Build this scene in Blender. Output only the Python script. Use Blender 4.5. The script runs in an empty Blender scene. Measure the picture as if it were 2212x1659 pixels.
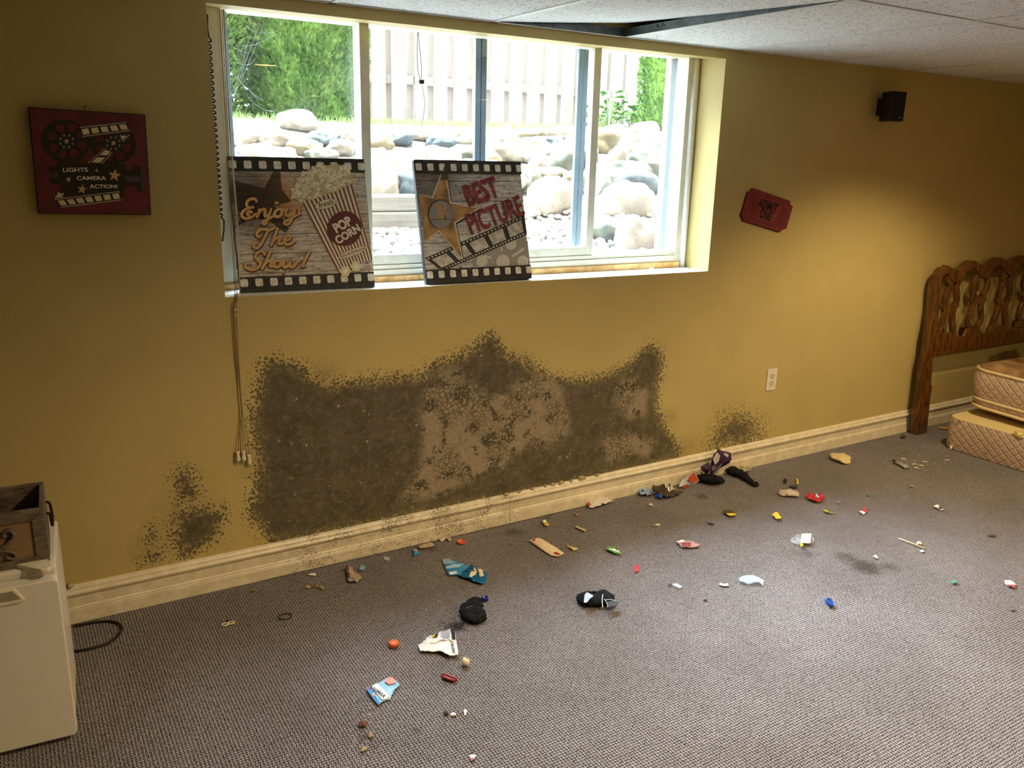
import bpy, bmesh, math, random
import numpy as np
from mathutils import Vector, Matrix, noise as mnoise

SC = bpy.context.scene
COL = SC.collection
PI = math.pi
R = random.Random(7)

# ------------------------------------------------------------------ camera
CAM = np.array([-0.5027, -2.8828, 1.5334])
FPX, YAW, PITCH, ROLL = 1823.376, 0.5489, 0.2643, 0.0249
W, H = 2212, 1659
_f = np.array([math.sin(YAW)*math.cos(PITCH), math.cos(YAW)*math.cos(PITCH), -math.sin(PITCH)])
_r = np.array([math.cos(YAW), -math.sin(YAW), 0.0])
_u = np.cross(_r, _f)
_c, _s = math.cos(ROLL), math.sin(ROLL)
RT, UP = _c*_r+_s*_u, -_s*_r+_c*_u
cd = bpy.data.cameras.new('camera'); cam = bpy.data.objects.new('camera', cd); COL.objects.link(cam)
cd.sensor_width = 36.0; cd.sensor_fit = 'HORIZONTAL'; cd.lens = FPX/W*36.0
cd.clip_start = 0.02; cd.clip_end = 200
cam.matrix_world = Matrix(((RT[0], UP[0], -_f[0], CAM[0]), (RT[1], UP[1], -_f[1], CAM[1]),
                           (RT[2], UP[2], -_f[2], CAM[2]), (0, 0, 0, 1)))
SC.camera = cam
# ------------------------------------------------------------------ world, sun, exposure
SC.view_settings.view_transform = 'Standard'; SC.view_settings.look = 'None'
SC.view_settings.gamma = 1.0; SC.view_settings.use_curve_mapping = False
SC.view_settings.exposure = 0.45
wd = bpy.data.worlds.new('sky'); SC.world = wd; wd.use_nodes = True
bg = wd.node_tree.nodes['Background']
bg.inputs[0].default_value = (0.74, 0.86, 1.0, 1); bg.inputs[1].default_value = 6.0
sl = bpy.data.lights.new('sun', 'SUN'); sl.energy = 8.0; sl.angle = 0.01; sl.color = (1.0, 0.95, 0.86)
sun = bpy.data.objects.new('sun', sl); COL.objects.link(sun)
sun.rotation_euler = Vector((0.35, 0.2, -1.0)).to_track_quat('-Z', 'Y').to_euler()
gl_ = bpy.data.lights.new('sky_glow_fill', 'SUN'); gl_.energy = 60.0; gl_.angle = 1.0; gl_.color = (0.72, 0.85, 1.0)   # added wide sun lamp standing in for bright sky, lights the carpet
go_ = bpy.data.objects.new('sky_glow_fill', gl_); COL.objects.link(go_); go_.rotation_euler = Vector((0.25, -1.0, -1.65)).to_track_quat('-Z', 'Y').to_euler()
pl = bpy.data.lights.new('window_portal', 'AREA'); pl.shape = 'RECTANGLE'; pl.size = 2.15; pl.size_y = 0.92
pl.cycles.is_portal = True
po = bpy.data.objects.new('window_portal', pl); COL.objects.link(po)
po.location = (1.22, 0.44, 1.52); po.rotation_euler = (-PI/2, 0, 0)
LAMP_W = 110.0
try:
    SC.cycles.use_denoising = True; SC.cycles.max_bounces = 9; SC.cycles.diffuse_bounces = 5; SC.cycles.adaptive_threshold = 0.02
    SC.cycles.transparent_max_bounces = 16; SC.cycles.sample_clamp_indirect = 8.0
    SC.cycles.caustics_reflective = False; SC.cycles.caustics_refractive = False
except Exception: pass

# ------------------------------------------------------------------ pixel -> place helpers
def ray(px, py): return _f + RT*(px-W/2)/FPX - UP*(py-H/2)/FPX
def onY(px, py, y=0.0): d = ray(px, py); return CAM + d*(y-CAM[1])/d[1]
def onZ(px, py, z=0.0): d = ray(px, py); return CAM + d*(z-CAM[2])/d[2]
def onX(px, py, x=0.0): d = ray(px, py); return CAM + d*(x-CAM[0])/d[0]

# ------------------------------------------------------------------ mesh builder
class MB:
    def __init__(s): s.v = []; s.f = []; s.m = []; s.s = []
    def add(s, vs, fs, mat=0, smooth=False):
        b = len(s.v); s.v += [tuple(map(float, p)) for p in vs]
        for f in fs: s.f.append([b+i for i in f]); s.m.append(mat); s.s.append(smooth)
        return s
    def box(s, x0, x1, y0, y1, z0, z1, mat=0):
        vs = [(x, y, z) for z in (z0, z1) for y in (y0, y1) for x in (x0, x1)]
        return s.add(vs, [(0,2,3,1),(4,5,7,6),(0,1,5,4),(2,6,7,3),(0,4,6,2),(1,3,7,5)], mat)
    def poly(s, pts, mat=0): return s.add(pts, [list(range(len(pts)))], mat)
    def prism(s, pts, d, mat=0, smooth=False):
        n = len(pts); d = np.array(d, float)
        vs = [np.array(p, float) for p in pts]; vs = vs+[p+d for p in vs]
        s.add(vs, [list(range(n)), list(range(2*n-1, n-1, -1))], mat)
        b = len(s.v)-2*n
        for i in range(n):
            j = (i+1) % n; s.f.append([b+j, b+i, b+n+i, b+n+j]); s.m.append(mat); s.s.append(smooth)
        return s
    def tube(s, path, r, n=8, mat=0, closed=False, caps=True, flat=1.0):
        P = [Vector(p) for p in path]; k = len(P)
        rs = r if isinstance(r, (list, tuple)) else [r]*k
        rings = []; prev = None
        for i in range(k):
            if closed: t = P[(i+1) % k]-P[i-1]
            else: t = P[min(i+1, k-1)]-P[max(i-1, 0)]
            t.normalize()
            if prev is None:
                a = Vector((0, 0, 1)) if abs(t.z) < .9 else Vector((0, 1, 0))
            else: a = prev
            side = t.cross(a)
            if side.length < 1e-6: side = t.cross(Vector((1, 0, 0)))
            side.normalize(); up = side.cross(t).normalized(); prev = up
            rings.append([P[i]+side*rs[i]*math.cos(2*PI*j/n)+up*rs[i]*flat*math.sin(2*PI*j/n) for j in range(n)])
        vs = [p for ring in rings for p in ring]; fs = []
        for i in range(k if closed else k-1):
            i2 = (i+1) % k
            for j in range(n): j2 = (j+1) % n; fs.append((i*n+j, i*n+j2, i2*n+j2, i2*n+j))
        if caps and not closed: fs += [list(range(n-1, -1, -1)), [(k-1)*n+j for j in range(n)]]
        return s.add(vs, fs, mat, True)
    def lathe(s, prof, c=(0,0,0), n=24, mat=0, M=None):
        # prof: (radius, z) list, spun about z
        vs = []; k = len(prof)
        for (r, z) in prof:
            for j in range(n):
                p = Vector((r*math.cos(2*PI*j/n), r*math.sin(2*PI*j/n), z))
                if M is not None: p = M @ p
                vs.append((p.x+c[0], p.y+c[1], p.z+c[2]))
        fs = [(i*n+j, i*n+(j+1) % n, (i+1)*n+(j+1) % n, (i+1)*n+j) for i in range(k-1) for j in range(n)]
        return s.add(vs, fs, mat, True)
    def grid(s, fn, nu, nv, mat=0, smooth=True):
        vs = [fn(i/nu, j/nv) for j in range(nv+1) for i in range(nu+1)]
        return s.add(vs, [(j*(nu+1)+i, j*(nu+1)+i+1, (j+1)*(nu+1)+i+1, (j+1)*(nu+1)+i) for j in range(nv) for i in range(nu)], mat, smooth)
    def ball(s, c, r, n=10, mat=0, jit=0.0, seed=0):
        rx, ry, rz = r if isinstance(r, (tuple, list)) else (r, r, r)
        vs = []
        for i in range(n+1):
            th = PI*i/n
            for j in range(2*n):
                ph = PI*j/n; d = Vector((math.sin(th)*math.cos(ph), math.sin(th)*math.sin(ph), math.cos(th)))
                k = 1+jit*mnoise.noise(d*1.7+Vector((seed, seed*1.3, 0)))
                vs.append((c[0]+d.x*rx*k, c[1]+d.y*ry*k, c[2]+d.z*rz*k))
        fs = [(i*2*n+j, i*2*n+(j+1) % (2*n), (i+1)*2*n+(j+1) % (2*n), (i+1)*2*n+j) for i in range(n) for j in range(2*n)]
        return s.add(vs, fs, mat, True)
    def tf(s, M):
        s.v = [tuple(M @ Vector(p)) for p in s.v]; return s
    def build(s, name, mats, parent=None, bevel=0.0, origin=None, solid=0.0, world=False, seg=2, merge=False):
        if not isinstance(mats, (list, tuple)): mats = [mats]
        vs = s.v; loc = (0, 0, 0)
        if parent is not None and world:
            Mi = ROOTM[parent.name].inverted(); vs = [tuple(Mi @ Vector(p)) for p in vs]
        elif parent is None:
            if origin is None and vs:
                a = np.array(vs); origin = ((a[:,0].min()+a[:,0].max())/2, (a[:,1].min()+a[:,1].max())/2, a[:,2].min())
            if origin is not None:
                loc = origin; vs = [(p[0]-loc[0], p[1]-loc[1], p[2]-loc[2]) for p in vs]
        me = bpy.data.meshes.new(name); me.from_pydata(vs, [], s.f)
        for m in mats: me.materials.append(m)
        me.polygons.foreach_set('material_index', s.m); me.polygons.foreach_set('use_smooth', s.s)
        bm = bmesh.new(); bm.from_mesh(me)
        if merge: bmesh.ops.remove_doubles(bm, verts=bm.verts, dist=1e-5)
        bmesh.ops.recalc_face_normals(bm, faces=bm.faces); bm.to_mesh(me); bm.free()
        o = bpy.data.objects.new(name, me); COL.objects.link(o); o.location = loc
        if parent is not None: o.parent = parent
        if solid:
            md = o.modifiers.new('t', 'SOLIDIFY'); md.thickness = solid; md.offset = 1
        if bevel:
            md = o.modifiers.new('b', 'BEVEL'); md.width = bevel; md.segments = seg; md.limit_method = 'ANGLE'
        return o

ROOTM = {}
def tag(o, label=None, cat=None, group=None, kind=None):
    if label: o['label'] = label
    if cat: o['category'] = cat
    if group: o['group'] = group
    if kind: o['kind'] = kind
    return o
def thing(name, label, cat, loc=(0,0,0), M=None, group=None):
    o = bpy.data.objects.new(name, None); COL.objects.link(o); o.empty_display_size = .05
    MM = Matrix.Translation(loc) @ (M if M is not None else Matrix.Identity(4))
    o.matrix_world = MM; ROOTM[o.name] = MM
    return tag(o, label, cat, group)
def struct(o): return tag(o, kind='structure')

def spline(pts, n=8, closed=False):
    P = [np.array(p, float) for p in pts]; k = len(P); out = []
    for i in range(k if closed else k-1):
        p0 = P[(i-1) % k] if closed else P[max(i-1, 0)]
        p1, p2 = P[i], P[(i+1) % k]; p3 = P[(i+2) % k] if closed else P[min(i+2, k-1)]
        for j in range(n):
            t = j/n
            out.append(.5*((2*p1)+(-p0+p2)*t+(2*p0-5*p1+4*p2-p3)*t*t+(-p0+3*p1-3*p2+p3)*t**3))
    if not closed: out.append(P[-1])
    return out

def homog(quad, w, h):
    """maps picture points of a flat panel (TL,TR,BR,BL) to panel coordinates x in 0..w, z in 0..h"""
    dst = [(0, h), (w, h), (w, 0), (0, 0)]; A = []; b = []
    for (x, y), (u, v) in zip(quad, dst):
        A.append([x, y, 1, 0, 0, 0, -u*x, -u*y]); b.append(u)
        A.append([0, 0, 0, x, y, 1, -v*x, -v*y]); b.append(v)
    q = np.linalg.solve(np.array(A, float), np.array(b, float))
    def fn(x, y):
        d = q[6]*x+q[7]*y+1
        return np.array([(q[0]*x+q[1]*y+q[2])/d, (q[3]*x+q[4]*y+q[5])/d])
    return fn

def text_verts(body, bold=0.0, shear=0.0, spacing=1.0):
    cu = bpy.data.curves.new('t', 'FONT'); cu.body = body; cu.size = 1.0; cu.offset = bold; cu.shear = shear
    cu.space_character = spacing; cu.resolution_u = 3
    o = bpy.data.objects.new('t', cu); COL.objects.link(o)
    dg = bpy.context.evaluated_depsgraph_get(); me = o.evaluated_get(dg).to_mesh()
    vs = [tuple(v.co) for v in me.vertices]; fs = [tuple(p.vertices) for p in me.polygons]
    o.evaluated_get(dg).to_mesh_clear(); bpy.data.objects.remove(o); bpy.data.curves.remove(cu)
    return np.array(vs), fs
def text2d(body, A, B, height, bold=0.0, shear=0.0, spacing=1.0):
    """lettering fitted from A to B along its baseline; height = cap height. Returns 2D verts, faces"""
    vs, fs = text_verts(body, bold, shear, spacing)
    A = np.array(A, float); B = np.array(B, float); e1 = (B-A); L = np.linalg.norm(e1); e1 /= L
    e2 = np.array([-e1[1], e1[0]])
    x0, x1 = vs[:,0].min(), vs[:,0].max()
    return [A+e1*(p[0]-x0)/(x1-x0)*L+e2*p[1]/0.73*height for p in vs], fs
def ribbon2d(pts, widths):
    P = [np.array(p, float) for p in pts]; n = len(P); L = []; Rr = []
    for i in range(n):
        t = P[min(i+1, n-1)]-P[max(i-1, 0)]; t = t/(np.linalg.norm(t)+1e-9); nn = np.array([-t[1], t[0]])
        w = widths[i] if isinstance(widths, (list, tuple)) else widths
        L.append(P[i]+nn*w/2); Rr.append(P[i]-nn*w/2)
    return L+Rr[::-1]
def star2d(c, r, rot=0.0, inner=.4):
    return [np.array([c[0]+math.cos(PI/2+rot+k*PI/5)*(r if k % 2 == 0 else r*inner), c[1]+math.sin(PI/2+rot+k*PI/5)*(r if k % 2 == 0 else r*inner)]) for k in range(10)]
def circ2d(c, r, n=24, ry=None):
    return [np.array([c[0]+r*math.cos(2*PI*k/n), c[1]+(ry or r)*math.sin(2*PI*k/n)]) for k in range(n)]

# ------------------------------------------------------------------ materials
class N:
    tree = None
    def __init__(s, sock): s.k = sock
    @staticmethod
    def math(op, *a, clamp=False):
        nd = N.tree.nodes.new('ShaderNodeMath'); nd.operation = op; nd.use_clamp = clamp
        for i, x in enumerate(a):
            if isinstance(x, N): N.tree.links.new(x.k, nd.inputs[i])
            else: nd.inputs[i].default_value = x
        return N(nd.outputs[0])
    def __add__(s, o): return N.math('ADD', s, o)
    __radd__ = __add__
    def __sub__(s, o): return N.math('SUBTRACT', s, o)
    def __rsub__(s, o): return N.math('SUBTRACT', o, s)
    def __mul__(s, o): return N.math('MULTIPLY', s, o)
    __rmul__ = __mul__
    def __truediv__(s, o): return N.math('DIVIDE', s, o)
    def gt(s, o): return N.math('GREATER_THAN', s, o)
    def lt(s, o): return N.math('LESS_THAN', s, o)
    def max(s, o): return N.math('MAXIMUM', s, o)
    def min(s, o): return N.math('MINIMUM', s, o)
    def abs(s): return N.math('ABSOLUTE', s)
    def sin(s): return N.math('SINE', s)
    def floor(s): return N.math('FLOOR', s)
    def fract(s): return N.math('FRACT', s)
    def mod(s, o): return N.math('FLOORED_MODULO', s, o)
def lin(a, b, x):      # smooth 0..1 between a and b
    nd = N.tree.nodes.new('ShaderNodeMapRange'); nd.interpolation_type = 'SMOOTHSTEP'
    N.tree.links.new(x.k, nd.inputs[0]); nd.inputs[1].default_value = a; nd.inputs[2].default_value = b
    return N(nd.outputs[0])
def coord(kind='Object'):
    nd = N.tree.nodes.new('ShaderNodeTexCoord'); return N(nd.outputs[kind])
def sep(v):
    nd = N.tree.nodes.new('ShaderNodeSeparateXYZ'); N.tree.links.new(v.k, nd.inputs[0]); return [N(o) for o in nd.outputs]
def comb(x, y, z):
    nd = N.tree.nodes.new('ShaderNodeCombineXYZ')
    for i, a in enumerate((x, y, z)):
        if isinstance(a, N): N.tree.links.new(a.k, nd.inputs[i])
        else: nd.inputs[i].default_value = a
    return N(nd.outputs[0])
def noise(v, scale, detail=3, rough=.5, out=0, dist=0):
    nd = N.tree.nodes.new('ShaderNodeTexNoise'); N.tree.links.new(v.k, nd.inputs['Vector'])
    nd.inputs['Scale'].default_value = scale; nd.inputs['Detail'].default_value = detail; nd.inputs['Roughness'].default_value = rough
    nd.inputs['Distortion'].default_value = dist
    return N(nd.outputs[out])
def voro(v, scale, feature='F1', rnd=1.0, out='Distance'):
    nd = N.tree.nodes.new('ShaderNodeTexVoronoi'); nd.feature = feature; N.tree.links.new(v.k, nd.inputs['Vector'])
    nd.inputs['Scale'].default_value = scale; nd.inputs['Randomness'].default_value = rnd
    return N(nd.outputs[out])
def attr(name):
    nd = N.tree.nodes.new('ShaderNodeAttribute'); nd.attribute_name = name; return N(nd.outputs['Fac'])
def mix(f, a, b):
    nd = N.tree.nodes.new('ShaderNodeMix'); nd.data_type = 'RGBA'; nd.clamp_factor = True
    for i, x in ((0, f), (6, a), (7, b)):
        if isinstance(x, N): N.tree.links.new(x.k, nd.inputs[i])
        elif i == 0: nd.inputs[0].default_value = x
        else: nd.inputs[i].default_value = (*x, 1)
    return N(nd.outputs[2])
def srgb(h):
    h = h.lstrip('#'); out = []
    for i in (0, 2, 4):
        c = int(h[i:i+2], 16)/255; out.append(c/12.92 if c <= .04045 else ((c+.055)/1.055)**2.4)
    return tuple(out)
def mat(name, col='#808080', rough=.6, metal=0.0, fn=None, spec=.5, bump=None, alpha=1.0, emit=0.0, coat=0.0, sub=0.0, trans=0.0):
    m = bpy.data.materials.new(name); m.use_nodes = True; t = m.node_tree; N.tree = t
    b = t.nodes['Principled BSDF']
    c = srgb(col) if isinstance(col, str) else col
    b.inputs['Base Color'].default_value = (*c, 1); b.inputs['Roughness'].default_value = rough; b.inputs['Metallic'].default_value = metal
    b.inputs['Specular IOR Level'].default_value = spec; b.inputs['Alpha'].default_value = alpha
    b.inputs['Coat Weight'].default_value = coat; b.inputs['Transmission Weight'].default_value = trans
    if emit: b.inputs['Emission Color'].default_value = (*c, 1); b.inputs['Emission Strength'].default_value = emit
    if fn:
        r = fn()
        if isinstance(r, N): r = {'col': r}
        if 'col' in r: t.links.new(r['col'].k, b.inputs['Base Color'])
        if 'rough' in r: t.links.new(r['rough'].k, b.inputs['Roughness'])
        if 'h' in r:
            nd = t.nodes.new('ShaderNodeBump'); nd.inputs['Strength'].default_value = r.get('hs', .5); nd.inputs['Distance'].default_value = r.get('hd', .002)
            t.links.new(r['h'].k, nd.inputs['Height']); t.links.new(nd.outputs[0], b.inputs['Normal'])
    return m
def noisy(c1, c2, scale, detail=4, hs=.3, hd=.002, lo=.35, hi=.65, bscale=None, kind='Object', dist=0.0):
    a, b = (srgb(c1) if isinstance(c1, str) else c1), (srgb(c2) if isinstance(c2, str) else c2)
    def fn():
        v = coord(kind); n = noise(v, scale, detail, dist=dist)
        return {'col': mix(lin(lo, hi, n), a, b), 'h': noise(v, bscale, 3) if bscale else n, 'hs': hs, 'hd': hd}
    return fn
def plain_bump(c, scale, hs=.2, hd=.001):
    c = srgb(c) if isinstance(c, str) else c
    def fn():
        v = coord('Object'); n = noise(v, scale, 3)
        return {'col': mix(lin(.3, .7, n), tuple(x*.93 for x in c), tuple(min(1, x*1.05) for x in c)), 'h': n, 'hs': hs, 'hd': hd}
    return fn

PAINT = (0.47, 0.365, 0.135)
def wall_fn():
    v = coord('Object'); d = attr('mold'); tn = attr('tan'); bl = attr('stain')
    n1 = noise(v, 30, 5, .65); n2 = noise(v, 140, 3, .6); n0 = noise(v, 7, 3)
    s = d + (n1-.5)*.085 + (n2-.5)*.03
    base = lin(-.008, .055, s)
    vv = v + 0.0 if False else v
    f1 = voro(v, 105); f2 = voro(v, 62)
    g = lin(-.085, .05, d + (n0-.5)*.05)
    sp1 = lin(.0, .06, g*.62 - f1)
    sp2 = lin(.0, .06, g*.5 - f2)
    m = (base*(.80+.28*n2)).max(sp1*.9).max(sp2*.85)
    # colour of the mould itself
    nb = noise(v, 11, 4, .6); nf = noise(v, 75, 4, .7)
    c = mix(lin(.3, .72, nb*.6+nf*.4), (.036, .030, .019), (.125, .10, .062))
    c = mix(lin(.46, .70, noise(v, 34, 4, .65))*.85, c, (.16, .128, .082))
    c = mix(lin(.53, .60, noise(v, 190, 2))*.55, c, (.02, .016, .009))
    # tan cracked zone
    t = lin(-.03, .03, tn + (n1-.5)*.06 + (n2-.5)*.02)
    cr = voro(v + 0 if False else v, 58, 'DISTANCE_TO_EDGE')
    crk = lin(.16, .04, cr)*lin(.40, .56, noise(v, 6, 2))
    tc = mix(lin(.3, .7, nf), (.22, .172, .112), (.34, .27, .185))
    tc = mix(crk*.8, tc, (.06, .045, .026))
    tc = mix(sp1*lin(.5, .62, noise(v, 14, 2)), tc, (.035, .028, .016))
    c = mix(t*.93, c, tc)
    # small pale growths and chips
    vc = voro(v, 30, out='Distance'); keep = lin(.53, .58, noise(v, 17, 1))
    c = mix(lin(.19, .09, vc)*keep*.75, c, (.42, .36, .25))
    paint = mix(lin(.3, .7, noise(v, 3.1, 3)), tuple(x*.96 for x in PAINT), tuple(x*1.03 for x in PAINT))
    paint = mix(bl*.55*lin(.3, .65, n1*.5+n2*.5), paint, (.15, .105, .05))
    col = mix(m, paint, c)
    return {'col': col, 'h': noise(v, 260, 2) + m*nf*2.2, 'hs': .35, 'hd': .0012}
M_wall = mat('mustard_paint', rough=.55, fn=wall_fn, spec=.3)
M_paint = mat('mustard_paint_plain', PAINT, rough=.5, fn=plain_bump(PAINT, 240, .2, .001), spec=.35)

def carpet_fn():
    v = coord('Object'); x, y, z = sep(v); a = .0094
    j = noise(v, 170, 2, .6, out=1); jx, jy, jz = sep(j)
    u = x/a + (jx-.5)*.8; w = y/a + (jy-.5)*.8
    par = (u.floor()+w.floor()).mod(2.0)
    fu = (u.fract()-.5).abs(); fw = (w.fract()-.5).abs()
    edge = par*fu + (1-par)*fw
    oth = par*fw + (1-par)*fu
    gap = lin(.20, .34, edge)*lin(.58, .42, oth)
    fib = noise(v, 900, 2)
    c = mix(lin(.3, .7, noise(v, 420, 2)), (.265, .232, .222), (.45, .41, .405))
    c = mix(lin(.35, .65, noise(v, 2.3, 4, .6))*.35, c, (.20, .168, .15))
    st = attr('dirt')
    c = mix(lin(.25, .75, st + (noise(v, 45, 4, .7)-.5)*.7)*.75, c, (.06, .048, .036))
    col = mix(gap*.94, c, (.022, .018, .017))
    return {'col': col, 'h': (1-gap)*1.0 + fib*.35, 'hs': .9, 'hd': .003}
M_carpet = mat('woven_loop_carpet', rough=.95, fn=carpet_fn, spec=.1)

def tile_fn():
    v = coord('Object'); x, y, z = sep(v)
    n = noise(comb(x*1.0, y*1.0, z), 95, 3, .6, dist=1.4)
    pit = lin(.565, .61, n)
    n2 = noise(v, 420, 2)
    c = mix(pit*.8, (.82, .82, .82), (.20, .20, .20)); c = mix(lin(.62, .7, n2)*.5, c, (.35, .35, .35))
    return {'col': c, 'h': 1-pit, 'hs': .6, 'hd': .002}
M_tile = mat('mineral_fibre_tile', rough=.9, fn=tile_fn, spec=.2)
M_tee = mat('ceiling_grid_white', '#d9dad6', rough=.45)
M_web = mat('ceiling_grid_galvanised', '#8d9493', rough=.35, metal=.7, fn=noisy('#565d5d', '#6c7373', 30, hs=.05))
M_dark = mat('black_void', '#0b0b0b', rough=.9)

def base_fn():
    v = coord('Object'); x, y, z = sep(v)
    n = noise(v, 150, 5, .75); n1 = noise(v, 9, 3)
    zone = lin(.12, .42, x)*lin(1.52, 1.15, x)
    c = mix(lin(.35, .7, noise(v, 25, 3)), (.62, .53, .36), (.72, .64, .46))
    sp = lin(.565, .63, n + zone*lin(.42, .62, n1)*.075 - (1-zone)*.04)
    c = mix(sp*.85*(zone*.9+.1), c, (.06, .045, .03))
    c = mix(zone*lin(.5, .7, noise(comb(x*.25, y, z*4.0), 22, 3))*.35, c, (.22, .17, .10))
    return {'col': c, 'h': n, 'hs': .12, 'hd': .001}
M_base = mat('cream_baseboard', rough=.4, fn=base_fn)
M_vinyl = mat('white_vinyl_frame', '#dedccd', rough=.35, fn=plain_bump('#dedccd', 20, .03))
M_bead = mat('white_bead', '#e4e2dc', rough=.35, fn=plain_bump('#e4e2dc', 30, .03))
M_alum = mat('grey_blue_screen_frame', '#6d7c85', rough=.4, fn=plain_bump('#6d7c85', 25, .03))
M_oak = mat('raw_pine_strip', '#c9a05c', rough=.6, fn=noisy('#b88a48', '#d8b478', 9, hs=.1, dist=2))
M_sill = mat('white_sill_paint', '#dcdad0', rough=.4, fn=plain_bump('#dcdad0', 60, .05))
M_brick = None
def brick_fn():
    v = coord('Object'); x, y, z = sep(v)
    nd = N.tree.nodes.new('ShaderNodeTexBrick'); N.tree.links.new(comb(x+y, z, 0.0).k, nd.inputs['Vector'])
    nd.inputs['Color1'].default_value = (.22, .10, .07, 1); nd.inputs['Color2'].default_value = (.26, .16, .12, 1)
    nd.inputs['Mortar'].default_value = (.36, .34, .31, 1); nd.inputs['Scale'].default_value = 1.0
    nd.inputs['Brick Width'].default_value = .21; nd.inputs['Row Height'].default_value = .075; nd.inputs['Mortar Size'].default_value = .006
    f = N(nd.outputs['Fac']); n = noise(v, 60, 4)
    return {'col': mix(lin(.45, .75, n)*.4, N(nd.outputs['Color']), (.38, .33, .3)), 'h': n-f, 'hs': .6, 'hd': .004}
M_brick = mat('weathered_brick', rough=.85, fn=brick_fn)

def glass_mat():
    m = bpy.data.materials.new('window_glass'); m.use_nodes = True; t = m.node_tree; t.nodes.clear(); N.tree = t
    out = t.nodes.new('ShaderNodeOutputMaterial'); tr = t.nodes.new('ShaderNodeBsdfTransparent'); gl = t.nodes.new('ShaderNodeBsdfGlossy')
    df = t.nodes.new('ShaderNodeBsdfDiffuse'); df.inputs[0].default_value = (.8, .85, .9, 1)
    gl.inputs['Roughness'].default_value = .0; tr.inputs[0].default_value = (.94, .97, .98, 1)
    m1 = t.nodes.new('ShaderNodeMixShader'); m2 = t.nodes.new('ShaderNodeMixShader')
    lw = t.nodes.new('ShaderNodeLayerWeight'); lw.inputs[0].default_value = .5
    fr_ = N.math('POWER', N(lw.outputs['Facing']), 5.0)*.9+.03
    t.links.new(fr_.k, m1.inputs[0]); t.links.new(tr.outputs[0], m1.inputs[1]); t.links.new(gl.outputs[0], m1.inputs[2])
    v = coord('Object'); dirt = lin(.4, .8, noise(v, 5, 4, .6))*.05 + .03
    t.links.new(dirt.k, m2.inputs[0]); t.links.new(m1.outputs[0], m2.inputs[1]); t.links.new(df.outputs[0], m2.inputs[2])
    t.links.new(m2.outputs[0], out.inputs[0]); return m
M_glass = glass_mat()
def film_mat(name, col, a, rough=.15):
    m = bpy.data.materials.new(name); m.use_nodes = True; t = m.node_tree; b = t.nodes['Principled BSDF']
    b.inputs['Base Color'].default_value = (*srgb(col), 1); b.inputs['Roughness'].default_value = rough; b.inputs['Alpha'].default_value = a
    N.tree = t; n = noise(coord('Object'), 90, 3); nd = t.nodes.new('ShaderNodeBump'); nd.inputs['Distance'].default_value = .003
    t.links.new(n.k, nd.inputs['Height']); t.links.new(nd.outputs[0], b.inputs['Normal']); return m
M_film = film_mat('clear_plastic_film', '#e8eef5', .35)

def simple(name, col, rough=.6, **k):
    return mat(name, col, rough, fn=plain_bump(col, k.pop('scale', 60), k.pop('hs', .1)), **k)
M = {}
def S(col, rough=.55, **k):
    key = (col, rough, tuple(sorted(k.items())))
    if key not in M: M[key] = simple('finish_'+col.lstrip('#'), col, rough, **k)
    return M[key]

# ------------------------------------------------------------------ the room
XL, XR, YB, HC = -1.9, 5.9, -5.4, 2.0
WX1, WX2, WZ2 = 0.1297, 2.3118, 1.962
def sill_z(x): return 1.053-.016*(x-WX1)/(WX2-WX1)
WZ1 = 1.045

def px_poly(pts, y=0.0): return np.array([onY(p[0], p[1], y)[[0, 2]] for p in pts])
def sdf(px, pz, poly):
    d = np.full(px.shape, 1e9); inside = np.zeros(px.shape, bool); n = len(poly)
    for i in range(n):
        a, b = poly[i], poly[(i+1) % n]; e = b-a; wx, wz = px-a[0], pz-a[1]
        t = np.clip((wx*e[0]+wz*e[1])/(e@e+1e-12), 0, 1)
        d = np.minimum(d, np.hypot(wx-e[0]*t, wz-e[1]*t))
        c = ((a[1] > pz) != (b[1] > pz)) & (px < (b[0]-a[0])*(pz-a[1])/(b[1]-a[1]+1e-12)+a[0])
        inside ^= c
    return np.where(inside, d, -d)

MAIN = [(566,785),(590,772),(615,775),(650,787),(668,806),(700,828),(740,824),(800,815),(860,812),(915,806),(928,785),(955,775),(990,765),(1012,757),(1034,735),(1056,714),(1078,733),(1098,765),(1130,778),(1165,792),(1190,806),(1230,812),(1268,816),(1310,806),(1345,790),(1368,772),(1388,748),(1410,741),(1430,758),(1434,790),(1424,830),(1424,880),(1440,920),(1460,945),(1475,992),(1300,1036),(1100,1078),(900,1118),(700,1160),(580,1186),(572,1168),(556,1140),(534,1128),(538,1092),(548,1050),(556,1010),(548,950),(540,900),(550,850)]
TAN = [[(918,838),(950,800),(985,795),(1020,828),(1060,855),(1095,845),(1128,815),(1175,812),(1212,832),(1222,875),(1236,930),(1190,965),(1130,968),(1090,1005),(1010,1045),(950,1068),(900,1085),(860,1080),(905,1010),(912,960),(908,900)],
       [(1335,822),(1380,815),(1402,845),(1395,900),(1350,905),(1325,870)],
       [(1300,950),(1350,935),(1420,950),(1400,985),(1310,1000)]]
SIDE = [[(368,1035),(385,1008),(410,1010),(432,1035),(436,1062),(420,1085),(388,1092),(372,1070)],
        [(380,1105),(420,1092),(485,1092),(490,1130),(476,1165),(440,1190),(420,1206),(380,1214),(376,1180),(362,1160),(375,1135)],
        [(306,1196),(318,1182),(352,1190),(356,1210),(330,1214),(312,1212)],[(314,1135),(332,1132),(338,1168),(318,1172)],[(292,1222),(306,1218),(304,1232),(293,1233)]]
RIGHTB = [(1530,962),(1545,920),(1568,893),(1600,888),(1630,905),(1652,930),(1650,950),(1600,966),(1540,978)]

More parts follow.
